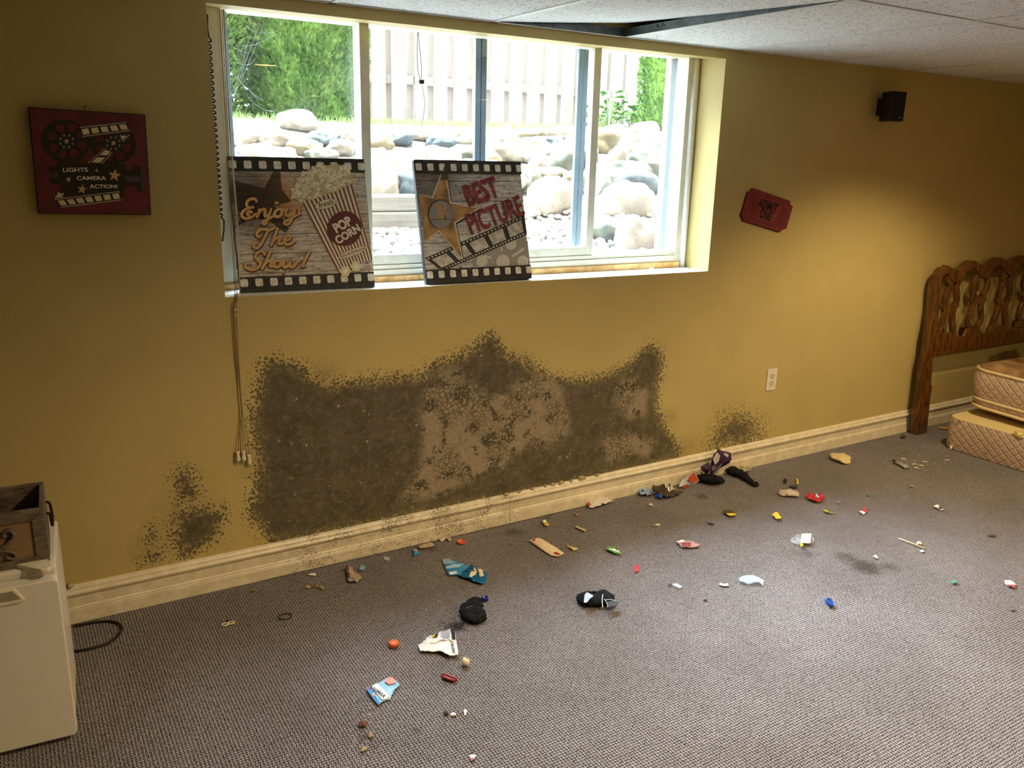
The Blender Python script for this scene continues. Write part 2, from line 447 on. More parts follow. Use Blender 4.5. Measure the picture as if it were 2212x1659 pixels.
def build_wall():
    xs = np.unique(np.round(np.concatenate([np.arange(XL, -.25, .05), np.arange(-.25, 3.1, .01), np.arange(3.1, XR+.001, .05), [WX1, WX2, XR]]), 5))
    zs = np.unique(np.round(np.concatenate([np.arange(0, .98, .01), np.arange(.98, 2.2, .03), [WZ1, WZ2, 2.2]]), 5))
    X, Z = np.meshgrid(xs, zs)
    bump = np.exp(-((Z-WZ1)/.06)**2); shift = np.where(Z < 1.5, (np.array(sill_z(X))-WZ1)*bump, 0)
    shift = np.where((X < WX1-.3) | (X > WX2+.3), 0, shift)
    P = np.stack([X, np.zeros_like(X), Z+shift], -1).reshape(-1, 3)
    nx, nz = len(xs), len(zs); fs = []
    for j in range(nz-1):
        zc = (zs[j]+zs[j+1])/2
        for i in range(nx-1):
            xc = (xs[i]+xs[i+1])/2
            if WX1 < xc < WX2 and WZ1 < zc < WZ2: continue
            fs.append((j*nx+i, j*nx+i+1, (j+1)*nx+i+1, (j+1)*nx+i))
    nb = len(P)
    # reveals around the opening
    D = .29; rv = []
    def Q(a, b, c, d): rv.append((a, b, c, d))
    zl, zr = sill_z(WX1), sill_z(WX2)
    Q((WX1,0,zl),(WX1,D,zl),(WX1,D,WZ2),(WX1,0,WZ2)); Q((WX2,0,zr),(WX2,0,WZ2),(WX2,D,WZ2+.024),(WX2,D,zr))
    Q((WX1,0,WZ2),(WX1,D,WZ2+.024),(WX2,D,WZ2+.024),(WX2,0,WZ2))
    me = bpy.data.meshes.new('wall_back')
    vs = [tuple(p) for p in P]; mi = [0]*len(fs)
    for q in rv:
        b = len(vs); vs += list(q); fs.append((b, b+1, b+2, b+3)); mi.append(1)
    me.from_pydata(vs, [], fs); me.materials.append(M_wall); me.materials.append(M_paint); me.polygons.foreach_set('material_index', mi)
    px, pz = P[:,0], P[:,2]
    def arr(a):
        return np.concatenate([a, np.full(len(vs)-nb, -1.0)])
    d = sdf(px, pz, px_poly(MAIN))
    for s in SIDE: d = np.maximum(d, sdf(px, pz, px_poly(s))-.010)
    d = np.maximum(d, sdf(px, pz, px_poly(RIGHTB))*.42-.004)
    d = np.clip(d, -.2, .2)
    t = np.full(px.shape, -.2)
    for s in TAN: t = np.maximum(t, sdf(px, pz, px_poly(s)))
    st = np.zeros(px.shape)
    for (cx, cy, r) in [(400,1120,.16),(1600,930,.12),(1480,970,.10),(330,1180,.10),(560,1000,.10),(1450,900,.07),(1120,790,.10),(700,810,.09)]:
        p = onY(cx, cy); st = np.maximum(st, np.clip(1-np.hypot(px-p[0], (pz-p[2])*1.1)/r, 0, 1))
    for nme, a in (('mold', d), ('tan', t), ('stain', st)):
        at = me.attributes.new(nme, 'FLOAT', 'POINT'); at.data.foreach_set('value', arr(a).astype(np.float32))
    o = bpy.data.objects.new('wall_back', me); COL.objects.link(o); struct(o)
build_wall()
# the other walls of the room
for nm, b in (('wall_left', (XL-.1, XL, YB, 0)), ('wall_right', (XR, XR+.1, YB, 0)), ('wall_front', (XL-.1, XR+.1, YB-.1, YB))):
    struct(MB().box(b[0], b[1], b[2], b[3], 0, 2.2).build(nm, M_paint))
struct(MB().box(XL, XR, YB, 0, 2.2, 2.25).build('trim_joist_deck', M_dark))

# floor with stains
def build_floor():
    xs = np.arange(XL-.05, XR+.051, .03); ys = np.arange(YB-.05, .051, .03); X, Y = np.meshgrid(xs, ys); nx, ny = len(xs), len(ys)
    P = np.stack([X, Y, np.zeros_like(X)], -1).reshape(-1, 3)
    fs = [(j*nx+i, j*nx+i+1, (j+1)*nx+i+1, (j+1)*nx+i) for j in range(ny-1) for i in range(nx-1)]
    me = bpy.data.meshes.new('floor'); me.from_pydata([tuple(p) for p in P], [], fs); me.materials.append(M_carpet)
    d = np.zeros(len(P))
    for (x, y, r, k) in [(1870,1225,.10,.75),(1830,1205,.09,.6),(1920,1225,.08,.55),(1740,1195,.08,.5),(985,1355,.05,.7),(895,1580,.035,.6),(787,1590,.04,.6),(768,1515,.02,.7),(1515,1072,.05,.7),(1450,1265,.025,.8),(800,1610,.05,.5),(1110,1150,.07,.6),(930,1185,.06,.6),(600,1600,.05,.4),(570,1290,.03,.5),(1000,1145,.06,.5),(1180,1120,.05,.5),(1800,1110,.05,.4),(1085,1360,.05,.4)]:
        p = onZ(x, y); d = np.maximum(d, k*np.clip(1.25-np.hypot(P[:,0]-p[0], P[:,1]-p[1])/r, 0, 1))
    # grime line along the wet stretch of wall
    d = np.maximum(d, np.clip(.55-np.abs(P[:,1]+.02)/.06, 0, 1)*(P[:,0] > .2)*(P[:,0] < 1.8))
    at = me.attributes.new('dirt', 'FLOAT', 'POINT'); at.data.foreach_set('value', d.astype(np.float32))
    o = bpy.data.objects.new('floor', me); COL.objects.link(o); struct(o)
    struct(MB().box(XL-.1, XR+.1, YB-.1, .1, -.06, -.004).build('floor_slab', M_dark))
build_floor()

# ceiling: grid and tiles
ceil = bpy.data.objects.new('ceiling', None); COL.objects.link(ceil); struct(ceil); ROOTM['ceiling'] = Matrix.Identity(4)
GX0, GD = 1.139, .61
rows = [0.0, -1.078, -2.297, -3.516, -4.735, YB]
cols = [GX0+GD*k for k in range(-5, 9)]
cols = [c for c in cols if XL < c < XR]
edges = [XL]+cols+[XR]
for c in cols:
    b = MB().box(c-.012, c+.012, YB, 0, HC, HC+.0015)
    b.box(c-.0012, c+.0012, YB, 0, HC+.001, HC+.034, 1)
    b.build('grid_tee', [M_tee, M_web], ceil)
for y in rows[1:-1]:
    b = MB().box(XL, XR, y-.012, y+.012, HC-.0005, HC+.0012); b.box(XL, XR, y-.0012, y+.0012, HC, HC+.038, 1)
    b.build('grid_tee', [M_tee, M_web], ceil)
b = MB().box(XL, XR, -.02, 0, HC, HC+.0012); b.box(XL, XR, -.0012, -.0002, HC+.0012, HC+.036, 1)
b.build('wall_angle', [M_tee, M_web], ceil)
lift = (cols.index(GX0), 0)
for i in range(len(edges)-1):
    for j in range(len(rows)-1):
        x0, x1, y1, y0 = edges[i]+.003, edges[i+1]-.003, rows[j]-.003, rows[j+1]+.003
        if edges[i] == GX0 and j == 0:
            mb = MB()
            def zf(u, w): return HC+.003+.050*(u**1.15)*(w**1.1)
            mb.grid(lambda u, w: (x0+(x1-x0)*u, y0+(y1-.012-y0)*w, zf(u, w)), 12, 16)
            mb.grid(lambda u, w: (x0+(x1-x0)*u, y0+(y1-.012-y0)*w, zf(u, w)+.014), 12, 16)
            o = mb.build('ceiling_tile', M_tile, ceil); o['label'] = 'tile pushed up at its corner by the wall'
        else:
            MB().box(x0, x1, y0, y1, HC+.0025, HC+.016).build('ceiling_tile', M_tile, ceil)
# slots punched in the exposed tee web
b = MB()
for (px, py) in [(1421,57),(1433,54),(1632,21),(1640,19),(1649,18),(1655,17)]:
    p = onX(px, py, GX0+GD)
    for s in (-1,):
        b.tube([(GX0+GD-.0018, p[1]+.007*math.cos(a), HC+.018+.010*math.sin(a)) for a in np.linspace(0, PI, 9)], .0016, 6)
b.build('tee_slots', M_dark, ceil)

# baseboards: profile swept along the wall
PROF = [(0,0),(-.016,0),(-.016,.040),(-.0145,.042),(-.018,.046),(-.0145,.050),(-.018,.054),(-.013,.058),(-.012,.060),(-.012,.092),(-.016,.097),(-.022,.104),(-.023,.110),(-.019,.115),(-.012,.118),(-.013,.122),(-.009,.128),(-.004,.132),(0,.133)]
def baseboard(name, x0, x1):
    n = max(2, int((x1-x0)/.1)); mb = MB(); k = len(PROF)
    vs = [(x0+(x1-x0)*i/n, p[0], p[1]) for i in range(n+1) for p in PROF]
    fs = [(i*k+j, i*k+j+1, (i+1)*k+j+1, (i+1)*k+j) for i in range(n) for j in range(k-1)]+[list(range(k)), [n*k+j for j in range(k)]]
    mb.add(vs, fs); return struct(mb.build(name, M_base, origin=(0, 0, 0)))
seam = onY(1102, 1100, -.015)[0]
baseboard('baseboard_back', XL, seam-.0008); baseboard('baseboard_back_right', seam+.0008, XR)

# ------------------------------------------------------------------ window
win = bpy.data.objects.new('window_1', None); COL.objects.link(win); struct(win); win.location = (1.22, .2, 1.05); ROOTM['window_1'] = Matrix.Translation((1.22, .2, 1.05))
def wpart(mb, name, m, bevel=.0): return mb.build(name, m, win, bevel=bevel, world=True)
FZ0, FZ1 = 1.062, 2.02
b = MB(); b.prism([(WX1, .001, sill_z(WX1)), (WX2, .001, sill_z(WX2)), (WX2, .29, sill_z(WX2)), (WX1, .29, sill_z(WX1))], (0, 0, -.02))
wpart(b, 'window_sill', M_sill)
b = MB(); b.prism([(WX1+.001, .155, sill_z(WX1)), (WX2-.04, .155, sill_z(WX2)), (WX2-.04, .155, 1.064), (WX1+.001, .155, 1.073)], (0, .03, 0)); wpart(b, 'pine_strip', M_oak, .001)
# outer vinyl frame
b = MB(); b.box(WX1+.001, .213, .17, .29, FZ0, FZ1); b.box(2.255, 2.31, .17, .25, FZ0, FZ1); b.box(.213, 2.255, .168, .29, FZ0-.004, 1.094); b.box(.213, 2.255, .175, .29, 1.094, 1.112); b.box(.213, 2.255, .17, .29, 1.979, FZ1); wpart(b, 'window_frame', M_vinyl, .002)
b = MB(); b.tube([(2.297, .166, sill_z(2.3)), (2.297, .166, 1.975)], .016, 12); wpart(b, 'bead_trim', M_bead)
# sashes: left, middle slider, right lite
def sash(name, x0, x1, y0, y1, z0, z1, sw, bw, m=M_vinyl):
    b = MB(); b.box(x0, x0+sw, y0, y1, z0, z1); b.box(x1-sw, x1, y0, y1, z0, z1); b.box(x0+sw, x1-sw, y0, y1, z0, z0+bw); b.box(x0+sw, x1-sw, y0, y1, z1-bw*.6, z1)
    wpart(b, name, m, .002)
sash('window_sash', .694, 1.775, .180, .212, 1.112, 2.005, .037, .038)
b = MB(); b.box(.731, 1.738, .199, .203, 1.150, 1.983); wpart(b, 'glass_pane', M_glass)
sash('window_sash', .213, .722, .232, .262, 1.112, 2.005, .022, .03)
b = MB(); b.box(.235, .700, .246, .250, 1.14, 1.988); wpart(b, 'glass_pane', M_glass)
b = MB(); b.box(1.770, 2.255, .244, .250, 1.112, 1.985); wpart(b, 'glass_pane', M_glass)
# grey blue outer track with its uprights
b = MB()
for (x0, x1) in ((.231, .255), (.722, .737), (1.219, 1.242), (1.247, 1.270), (1.722, 1.744), (1.749, 1.772)):
    b.box(x0, x1, .270, .289, 1.112, 1.995)
b.box(.231, 1.772, .270, .289, 1.112, 1.126); b.box(1.242, 1.247, .276, .288, 1.112, 1.995)
wpart(b, 'outer_track', M_alum, .002)
b = MB(); b.box(1.232, 1.240, .262, .2695, 1.86, 1.90); b.box(1.256, 1.264, .262, .2695, 1.85, 1.91); b.box(.725,.733,.263,.2695,1.86,1.92); wpart(b, 'sash_latch', S('#54646c'))
b = MB(); b.box(2.262, 2.31, .251, .293, 1.06, 2.02); wpart(b, 'outer_jamb', S('#4a504c'))

# ------------------------------------------------------------------ outside
# house wall of brick around the window, and an unseen eave added above to cast shade
b = MB()
b.box(XL, .11, .295, .345, -.1, 3.4); b.box(2.272, XR, .295, .345, -.1, 3.4); b.box(.11, 2.272, .295, .345, 2.03, 3.4); b.box(.11, 2.272, .295, .345, -.1, 1.03)
struct(b.build('wall_outside_brick', M_brick))
struct(MB().box(XL, XR, -.4, .60, 3.4, 3.5).build('trim_shade_eave', S('#b9b4a6')))

def gbase(x, y):
    yb = 1.35 - min(.75, max(0., .55*(x-1.9)))
    top = 1.745+.02*max(0, y-3.2)+.012*max(0, x-2.0)*min(1., max(0, (y-2)/2))+.028*max(0, y-4.2)
    low = 1.05+.15*(y-.4)
    t = min(1., max(0., (y-yb)/(3.15-yb)))
    lowb = 1.05+.15*(yb-.4)
    if y <= yb: return low
    return lowb+(top-lowb)*(t**.9)
def ground_hit(px, py):
    d = ray(px, py); y = .45
    while y < 12:
        p = CAM+d*(y-CAM[1])/d[1]
        if p[2] <= gbase(p[0], y): return p
        y += .02
    return CAM+d*(6-CAM[1])/d[1]
def soil_fn():
    v = coord('Object'); n = noise(v, 9, 5); n2 = noise(v, 60, 3)
    x, y, z = sep(v)
    g = lin(1.68, 1.72, z + (n-.5)*.1)
    return {'col': mix(g, mix(lin(.4, .6, n2), (.20, .185, .16), (.40, .37, .32)), mix(n2, (.10, .17, .05), (.20, .27, .09))), 'h': n2, 'hs': .5, 'hd': .02}
M_soil = mat('soil_and_turf', rough=.95, fn=soil_fn)
mb = MB(); mb.grid(lambda u, w: (-2+14*u, .42+9*w**1.5, gbase(-2+14*u, .42+9*w**1.5)-.012+.012*mnoise.noise(Vector((u*60, w*40, 0)))), 90, 80)
tag(mb.build('ground_outside', M_soil), kind='structure')

def stone_fn(a, b_, moss):
    def fn():
        v = coord('Object'); n = noise(v, 9, 5, .65); n2 = noise(v, 40, 4, .7)
        c = mix(lin(.3, .7, n), srgb(a), srgb(b_)); c = mix(lin(.55, .7, n2)*.5, c, (.12, .11, .09))
        if moss: c = mix(lin(.5, .68, n)*.7, c, (.22, .24, .09))
        return {'col': c, 'h': n*.6+n2*.4, 'hs': .6, 'hd': .02}
    return fn
STONE = [mat('boulder_pale', rough=.85, fn=stone_fn('#8b8272', '#a79d8c', False)), mat('boulder_tan', rough=.85, fn=stone_fn('#6b5f48', '#8a7c60', True)),
         mat('boulder_grey_green', rough=.85, fn=stone_fn('#4c5146', '#6d6e5f', True)), mat('boulder_blue_grey', rough=.85, fn=stone_fn('#3c464b', '#5c686b', False))]
PEB = [S('#c9c4ba', .6), S('#b3aca0', .6), S('#d8d2c6', .6), S('#9aa0a0', .6), S('#c4b49c', .6), S('#8f877b', .6)]

def boulder(px, py, hw, hh, k, label=None, group=None, seed=0, sink=.25, g=None):
    """a stone whose foot stands on the slope under the picture point"""
    g = ground_hit(px, py+hh*.8) if g is None else g; dist = float(np.linalg.norm(g-CAM)); w = hw/FPX*dist; h = hh/FPX*dist
    me = bpy.data.meshes.new('boulder'); bm = bmesh.new(); bmesh.ops.create_icosphere(bm, subdivisions=4, radius=1)
    for v in bm.verts:
        d = v.co.normalized(); n = mnoise.noise(d*1.1+Vector((seed*3.1, seed*1.7, seed)))*.38+mnoise.noise(d*2.6+Vector((seed, 5, 2)))*.14+mnoise.noise(d*7+Vector((seed, 1, 9)))*.03
        r = 1+n; sq = (abs(d.x)**3+abs(d.y)**3+abs(d.z)**3)**(-1/3)
        v.co = d*r*(.6+.4*sq)
    me_scale = Vector((w*1.05, max(w, h)*.95, h*1.05))
    for v in bm.verts: v.co = Vector((v.co.x*me_scale.x, v.co.y*me_scale.y, v.co.z*me_scale.z))
    bm.to_mesh(me); bm.free(); me.materials.append(STONE[k])
    for p in me.polygons: p.use_smooth = True
    o = bpy.data.objects.new('boulder', me); COL.objects.link(o)
    o.location = (g[0], g[1]+me_scale.y*.5, g[2]+h*(1-sink)*.9); o.rotation_euler = (0, 0, (seed*1.3) % 1.2-.6)
    tag(o, label or 'pale sunlit boulder of the retaining slope outside the window', 'boulder', group or ('boulders of the retaining slope' if label is None else None))
NAMED = [(1364,432,58,40,0,'big white boulder at the right of the window above two smaller stones'),
         (1322,497,42,30,2,'grey-green boulder at the pebble edge in the right window lite'),
         (1384,507,42,40,0,'rounded white boulder at the foot of the slope beside the brick'),
         (1312,415,26,38,2,'slanted grey-green boulder left of the big white one, right lite'),
         (1409,335,28,36,3,'blue-grey boulder leaning against the brick at the window right'),
         (1366,375,40,28,2,'mossy grey boulder directly on top of the big white boulder'),
         (1346,342,26,26,0,'small white boulder beside the blue-grey one, right lite'),
         (1306,305,38,26,1,'tan mottled boulder high in the right window lite'),
         (1202,425,48,42,0,'big pale boulder just right of the star canvas'),
         (1182,383,50,20,1,'long mossy tan boulder right of the star canvas, above the pale one'),
         (872,352,42,26,0,'pale boulder hidden partly by the hanging wire, middle pane'),
         (866,298,30,17,3,'blue-grey boulder at the top of the slope left of the hanging wire'),
         (887,397,34,30,3,'dark grey boulder beside the top left corner of the star canvas'),
         (652,262,40,20,0,'white boulder poking up in front of the hedge foot')]
for i, (px, py, hw, hh, k, lb) in enumerate(NAMED): boulder(px, py, hw, hh, k, lb, None, i+1)
OTHERS = [(1245,395,26,26,1),(1146,395,22,26,2),(1152,452,24,18,0),(1100,330,42,22,0),(1160,335,38,20,0),(1222,335,36,22,0),(1095,300,36,15,0),(1150,292,34,14,1),(1222,290,34,15,0),(1252,352,24,20,2),(1302,360,22,24,0),(1396,288,34,20,0),(1345,290,28,18,0),(1296,268,26,14,1),(1350,262,26,13,0),(1400,258,30,12,2),(832,392,38,40,0),(826,340,24,20,0),(905,290,26,13,0),(962,308,28,16,3),(1000,298,24,15,0),(1012,332,30,18,2),(940,332,30,16,0),(970,285,24,12,0),(602,302,42,20,0),(560,292,34,17,0),(702,300,32,16,3),(742,320,28,16,0),(520,300,30,18,0),(662,320,36,18,1),(560,328,36,16,0),(610,340,40,20,0),(700,335,32,16,2),(1060,310,24,16,0),(1065,350,26,22,1),(1258,310,22,18,0),(1200,310,28,14,3),(748,290,26,13,0),(835,300,22,13,0),(835,275,24,11,0)]
for i, (px, py, hw, hh, k) in enumerate(OTHERS):
    if py >= 288: boulder(px, py, hw, hh, k, None, None, 20+i)

rb = random.Random(12); spots = [tuple(ground_hit(a[0], a[1]+a[3]*.8)[:2]) for a in NAMED]+[tuple(ground_hit(a[0], a[1]+a[3]*.8)[:2]) for a in OTHERS]
k = 0
for i in range(900):
    px, py = rb.uniform(495, 1430), rb.uniform(308, 430)
    if px < 780 and py > 345 or (795 < px < 1010 and py > 425): continue
    g = ground_hit(px, py)
    yb = 1.35-min(.75, max(0., .55*(g[0]-1.9)))
    if g[1] < yb+.05 or g[2] > 1.72: continue
    if any((g[0]-q[0])**2+(g[1]-q[1])**2 < .21**2 for q in spots): continue
    spots.append((g[0], g[1])); dist = float(np.linalg.norm(g-CAM)); w = rb.uniform(.10, .17)/dist*FPX
    boulder(px, py, w, w*rb.uniform(.55, .8), rb.choice([0, 0, 0, 1, 1, 2, 3]), None, None, 100+k, g=g); k += 1

# landscape timber holding back the slope
def timber_fn():
    v = coord('Object'); x, y, z = sep(v); n = noise(comb(x*.6, y*6, z*9), 6, 4)
    return {'col': mix(n, (.13, .12, .10), (.30, .27, .22)), 'h': n, 'hs': .5, 'hd': .006}
M_timber = mat('weathered_timber', rough=.9, fn=timber_fn)
b = MB(); b.box(-.6, 1.46, 1.16, 1.30, 1.12, 1.243); b.box(-.5, 1.42, 1.165, 1.305, 1.245, 1.325)
tag(b.build('landscape_timber', M_timber, bevel=.012), 'weathered dark timber edging above the pebbles behind the star canvas', 'timber')

# pebbles
peb_me = []
for k in range(6):
    me = bpy.data.meshes.new('pebble'); bm = bmesh.new(); bmesh.ops.create_icosphere(bm, subdivisions=2, radius=1)
    for v in bm.verts:
        d = v.co.normalized(); r = 1+.25*mnoise.noise(d*1.2+Vector((k*4., 1, k))); v.co = Vector((d.x*r, d.y*r*.8, d.z*r*.55))
    bm.to_mesh(me); bm.free(); me.materials.append(PEB[k])
    for p in me.polygons: p.use_smooth = True
    peb_me.append(me)
def in_view(x, y, z):
    d = np.array([x, y, z])-CAM; zc = d@_f; return W/2+FPX*(d@RT)/zc, H/2-FPX*(d@UP)/zc
cand = []
rp = random.Random(3)
for i in range(5200):
    y = .5+rp.random()**1.2*1.7; x = .55+rp.random()*2.9
    yb = 1.35-min(.75, max(0., .55*(x-1.9)))
    if y > yb+.35*(x > 1.55) or (y > 1.12 and x < 1.56): continue
    z = gbase(x, y); px, py = in_view(x, y, z)
    if (798 < px < 906 and py < 556) or (1128 < px < 1438 and py < 556): cand.append((py, x, y, z))
cand.sort(reverse=True)
placed = []; rest = MB()
for py, x, y, z in cand:
    r = rp.uniform(.014, .030)
    if any((x-q[0])**2+(y-q[1])**2 < ((r+q[2])*.72)**2 for q in placed): continue
    placed.append((x, y, r))
    if len(placed) <= 290:
        o = bpy.data.objects.new('pebble', peb_me[rp.randrange(6)]); COL.objects.link(o)
        o.location = (x, y, z+r*.2); s = r*rp.uniform(.85, 1.25); o.scale = (s, r, r); o.rotation_euler = (rp.uniform(-.3, .3), rp.uniform(-.3, .3), rp.uniform(0, 6))
        tag(o, 'smooth pale pebble in the gravel bed just outside the window', 'pebble', 'pebbles of the gravel bed')
    else: rest.ball((x, y, z+r*.2), (r, r*.8, r*.55), 5)
tag(rest.build('gravel', [PEB[0]]), 'far loose gravel between pebbles and boulder slope outside', 'gravel', kind='stuff')

# fence
def fence_fn():
    v = coord('Object'); x, y, z = sep(v); n = noise(comb(x*14, y*14, z*.9), 3, 4)
    return {'col': mix(n, (.30, .25, .21), (.42, .37, .32)), 'h': n, 'hs': .2, 'hd': .004}
M_fence = mat('sun_bleached_fence', rough=.9, fn=fence_fn)
FY = 6.0
fr = thing('board_fence', 'tall sun-bleached wooden board fence at the back of the garden', 'fence', (6.0, FY, 1.95))
bf, bb, rl = MB(), MB(), MB()
x = 2.6; k = 0
while x < 9.5:
    z0 = gbase(x, FY)-.02
    (bf if k % 2 == 0 else bb).box(x, x+.148, FY-.045 if k % 2 == 0 else FY+.045, FY-.025 if k % 2 == 0 else FY+.065, z0, z0+1.95)
    x += .122; k += 1
for zz in (2.25, 2.95, 3.62): rl.box(2.6, 9.6, FY-.022, FY+.022, zz, zz+.09)
bf.build('board_row', M_fence, fr, world=True); bb.build('board_row', M_fence, fr, world=True); rl.build('fence_rails', M_fence, fr, world=True)
for xp in (3.35, 5.8, 8.2): MB().box(xp-.05, xp+.05, FY-.15, FY-.047, 1.8, 3.95).build('fence_post', M_fence, fr, world=True)

# evergreens: dense crowns of small upright sprays
def leaf_mat(name, a, b_):
    def fn():
        v = coord('Object'); n = noise(v, 6, 3); n2 = noise(v, 45, 2)
        return mix(lin(.3, .7, n*.5+n2*.5), srgb(a), srgb(b_))
    return mat(name, rough=.7, fn=fn, spec=.2)
M_leaf = leaf_mat('evergreen_sprays', '#2b5420', '#7c9c48'); M_leaf2 = leaf_mat('broad_leaves', '#25561a', '#5c9a30'); M_bark = S('#5a4636', .9)
M_gr = leaf_mat('grass_blades', '#5a8a3a', '#a9c877')
def evergreen(cx, cy, rx, ry, h, label, n, seed):
    z0 = gbase(cx, cy); t = thing('evergreen_tree', label, 'tree', (cx, cy, z0-.02), group=None)
    MB().tube([(cx, cy, z0-.05), (cx, cy, z0+h*.7)], [.05, .02], 8).build('trunk', M_bark, t, world=True)
    rr = random.Random(seed); mb = MB()
    prf = lambda w: (.86+.3*w-.05*w*w)*max(.02, 1-w**3.5)**.5
    mb.grid(lambda u, w: (cx+rx*.82*prf(w)*math.cos(2*PI*u), cy+ry*.82*prf(w)*math.sin(2*PI*u), z0+.02+h*.97*w), 28, 18)
    for i in range(n):
        w = rr.random()**.9; a = rr.uniform(0, 2*PI); pr = prf(w)
        lump = 1+.12*mnoise.noise(Vector((math.cos(a)*2.2+seed, math.sin(a)*2.2, w*5)))
        k = lump*rr.uniform(.80, 1.04)
        c = Vector((cx+rx*pr*k*math.cos(a), cy+ry*pr*k*math.sin(a), z0+h*w))
        out = Vector((math.cos(a), math.sin(a), rr.uniform(.5, 1.6))).normalized()
        sd = out.cross(Vector((rr.uniform(-1, 1), rr.uniform(-1, 1), rr.uniform(-1, 1)))).normalized()
        L = rr.uniform(.022, .055); wd_ = L*.28
        mb.add([c-out*L*.3, c+sd*wd_+out*L*.2, c+out*L, c-sd*wd_+out*L*.2], [(0, 1, 2, 3)])
        s2 = out.cross(sd); mb.add([c-out*L*.3, c+s2*wd_+out*L*.25+sd*L*.2, c+out*L*.8+sd*L*.5, c-s2*wd_+out*L*.2+sd*L*.1], [(0, 1, 2, 3)])
    mb.build('foliage', M_leaf, t, world=True)
evergreen(.72, 4.25, .62, .55, 2.6, 'dense green cedar filling the left edge of the left window pane', 16000, 1)
evergreen(1.80, 4.30, .58, .55, 2.7, 'dense green cedar at the right of the left window pane', 16000, 2)
evergreen(6.02, 4.6, .33, .4, 2.2, 'green cedar by the brick edge in the right window lite', 6000, 3)

def leafplant(px, py, label, n, seed):
    g = onY(px, py, 5.25); g = np.array([g[0], 5.25, gbase(g[0], 5.25)-.01]); rr = random.Random(seed); t = thing('leafy_plant', label, 'plant', tuple(g)); mb = MB(); st = MB()
    for i in range(n):
        a = rr.uniform(0, 2*PI); r = rr.uniform(.02, .26); h = rr.uniform(.14, .44)*(1-.5*r/.26)
        c = Vector((g[0]+r*math.cos(a)*1.25, g[1]+r*math.sin(a), g[2]+h)); st.tube([(g[0]+r*.3*math.cos(a), g[1]+r*.3*math.sin(a), g[2]-.03), tuple(c)], .003, 5)
        dv = Vector((math.cos(a), math.sin(a), rr.uniform(-.5, .3))).normalized(); sd = dv.cross(Vector((0, 0, 1))).normalized(); L = rr.uniform(.07, .12); up = Vector((0, 0, .015))
        pts = [c, c+dv*L*.3+sd*L*.34+up, c+dv*L*.7+sd*L*.28+up, c+dv*L*1.1-up, c+dv*L*.7-sd*L*.28+up, c+dv*L*.3-sd*L*.34+up]
        mb.add(pts+[c+dv*L*.5-up*.5], [(0, 1, 6), (1, 2, 6), (2, 3, 6), (3, 4, 6), (4, 5, 6), (5, 0, 6)], 0, True)
    mb.build('leaves', M_leaf2, t, world=True); st.build('stems', S('#6b8a3a'), t, world=True)
leafplant(1318, 226, 'broad-leaved bright green plant at the fence foot, nearer the sash stile', 46, 4)
leafplant(1376, 230, 'broad-leaved bright green plant at the fence foot, nearer the cedar', 50, 5)
gr = MB(); rr = random.Random(9)
for i in range(5200):
    y = rr.uniform(3.1, 5.9); x = rr.uniform(.3+(y-3.1)*.5, 2.5+(y-2)*1.1); z = gbase(x, y)-.03; h = rr.uniform(.03, .08); a = rr.uniform(0, PI)
    gr.add([(x-.006*math.cos(a), y-.006*math.sin(a), z), (x+.006*math.cos(a), y+.006*math.sin(a), z), (x+rr.uniform(-.02, .02), y+rr.uniform(-.02, .02), z+h)], [(0, 1, 2)])
tag(gr.build('grass', M_gr), 'short sunlit grass between the boulder slope and the fence', 'grass', kind='stuff')

# ------------------------------------------------------------------ ceiling lamps
def recessed(x, y, label, watts, col=(1.0, .77, .45), spot=2.3, blend=.55):
    t = thing('recessed_downlight', label, 'ceiling light', (x, y, HC))
    MB().lathe([(.088, 0), (.092, -.004), (.072, -.006), (.066, -.001), (.062, .004)], (x, y, HC), 32).build('trim_ring', M_tee, t, world=True)
    MB().lathe([(.0, -.0015), (.063, -.0015)], (x, y, HC), 32).build('lens', mat('warm_lamp_lens', (1.0, .62, .25), .5, emit=22.0), t, world=True)
    l = bpy.data.lights.new('downlight', 'SPOT'); l.energy = watts; l.color = col; l.spot_size = spot; l.spot_blend = blend; l.shadow_soft_size = .05
    o = bpy.data.objects.new('downlight', l); COL.objects.link(o); o.parent = t; o.location = (0, 0, -.03)
recessed(.93, -1.74, 'recessed warm downlight above the middle of the room', LAMP_W*.80, spot=2.62, blend=.75)
recessed(3.30, -1.05, 'recessed warm downlight near the bed end of the window wall', LAMP_W*.62)
recessed(2.04, -4.24, 'recessed warm downlight at the rear of the room, nearer the window side', LAMP_W*.8, spot=3.0)
recessed(3.28, -3.49, 'recessed warm downlight at the rear right of the room', LAMP_W*.8, spot=3.0)

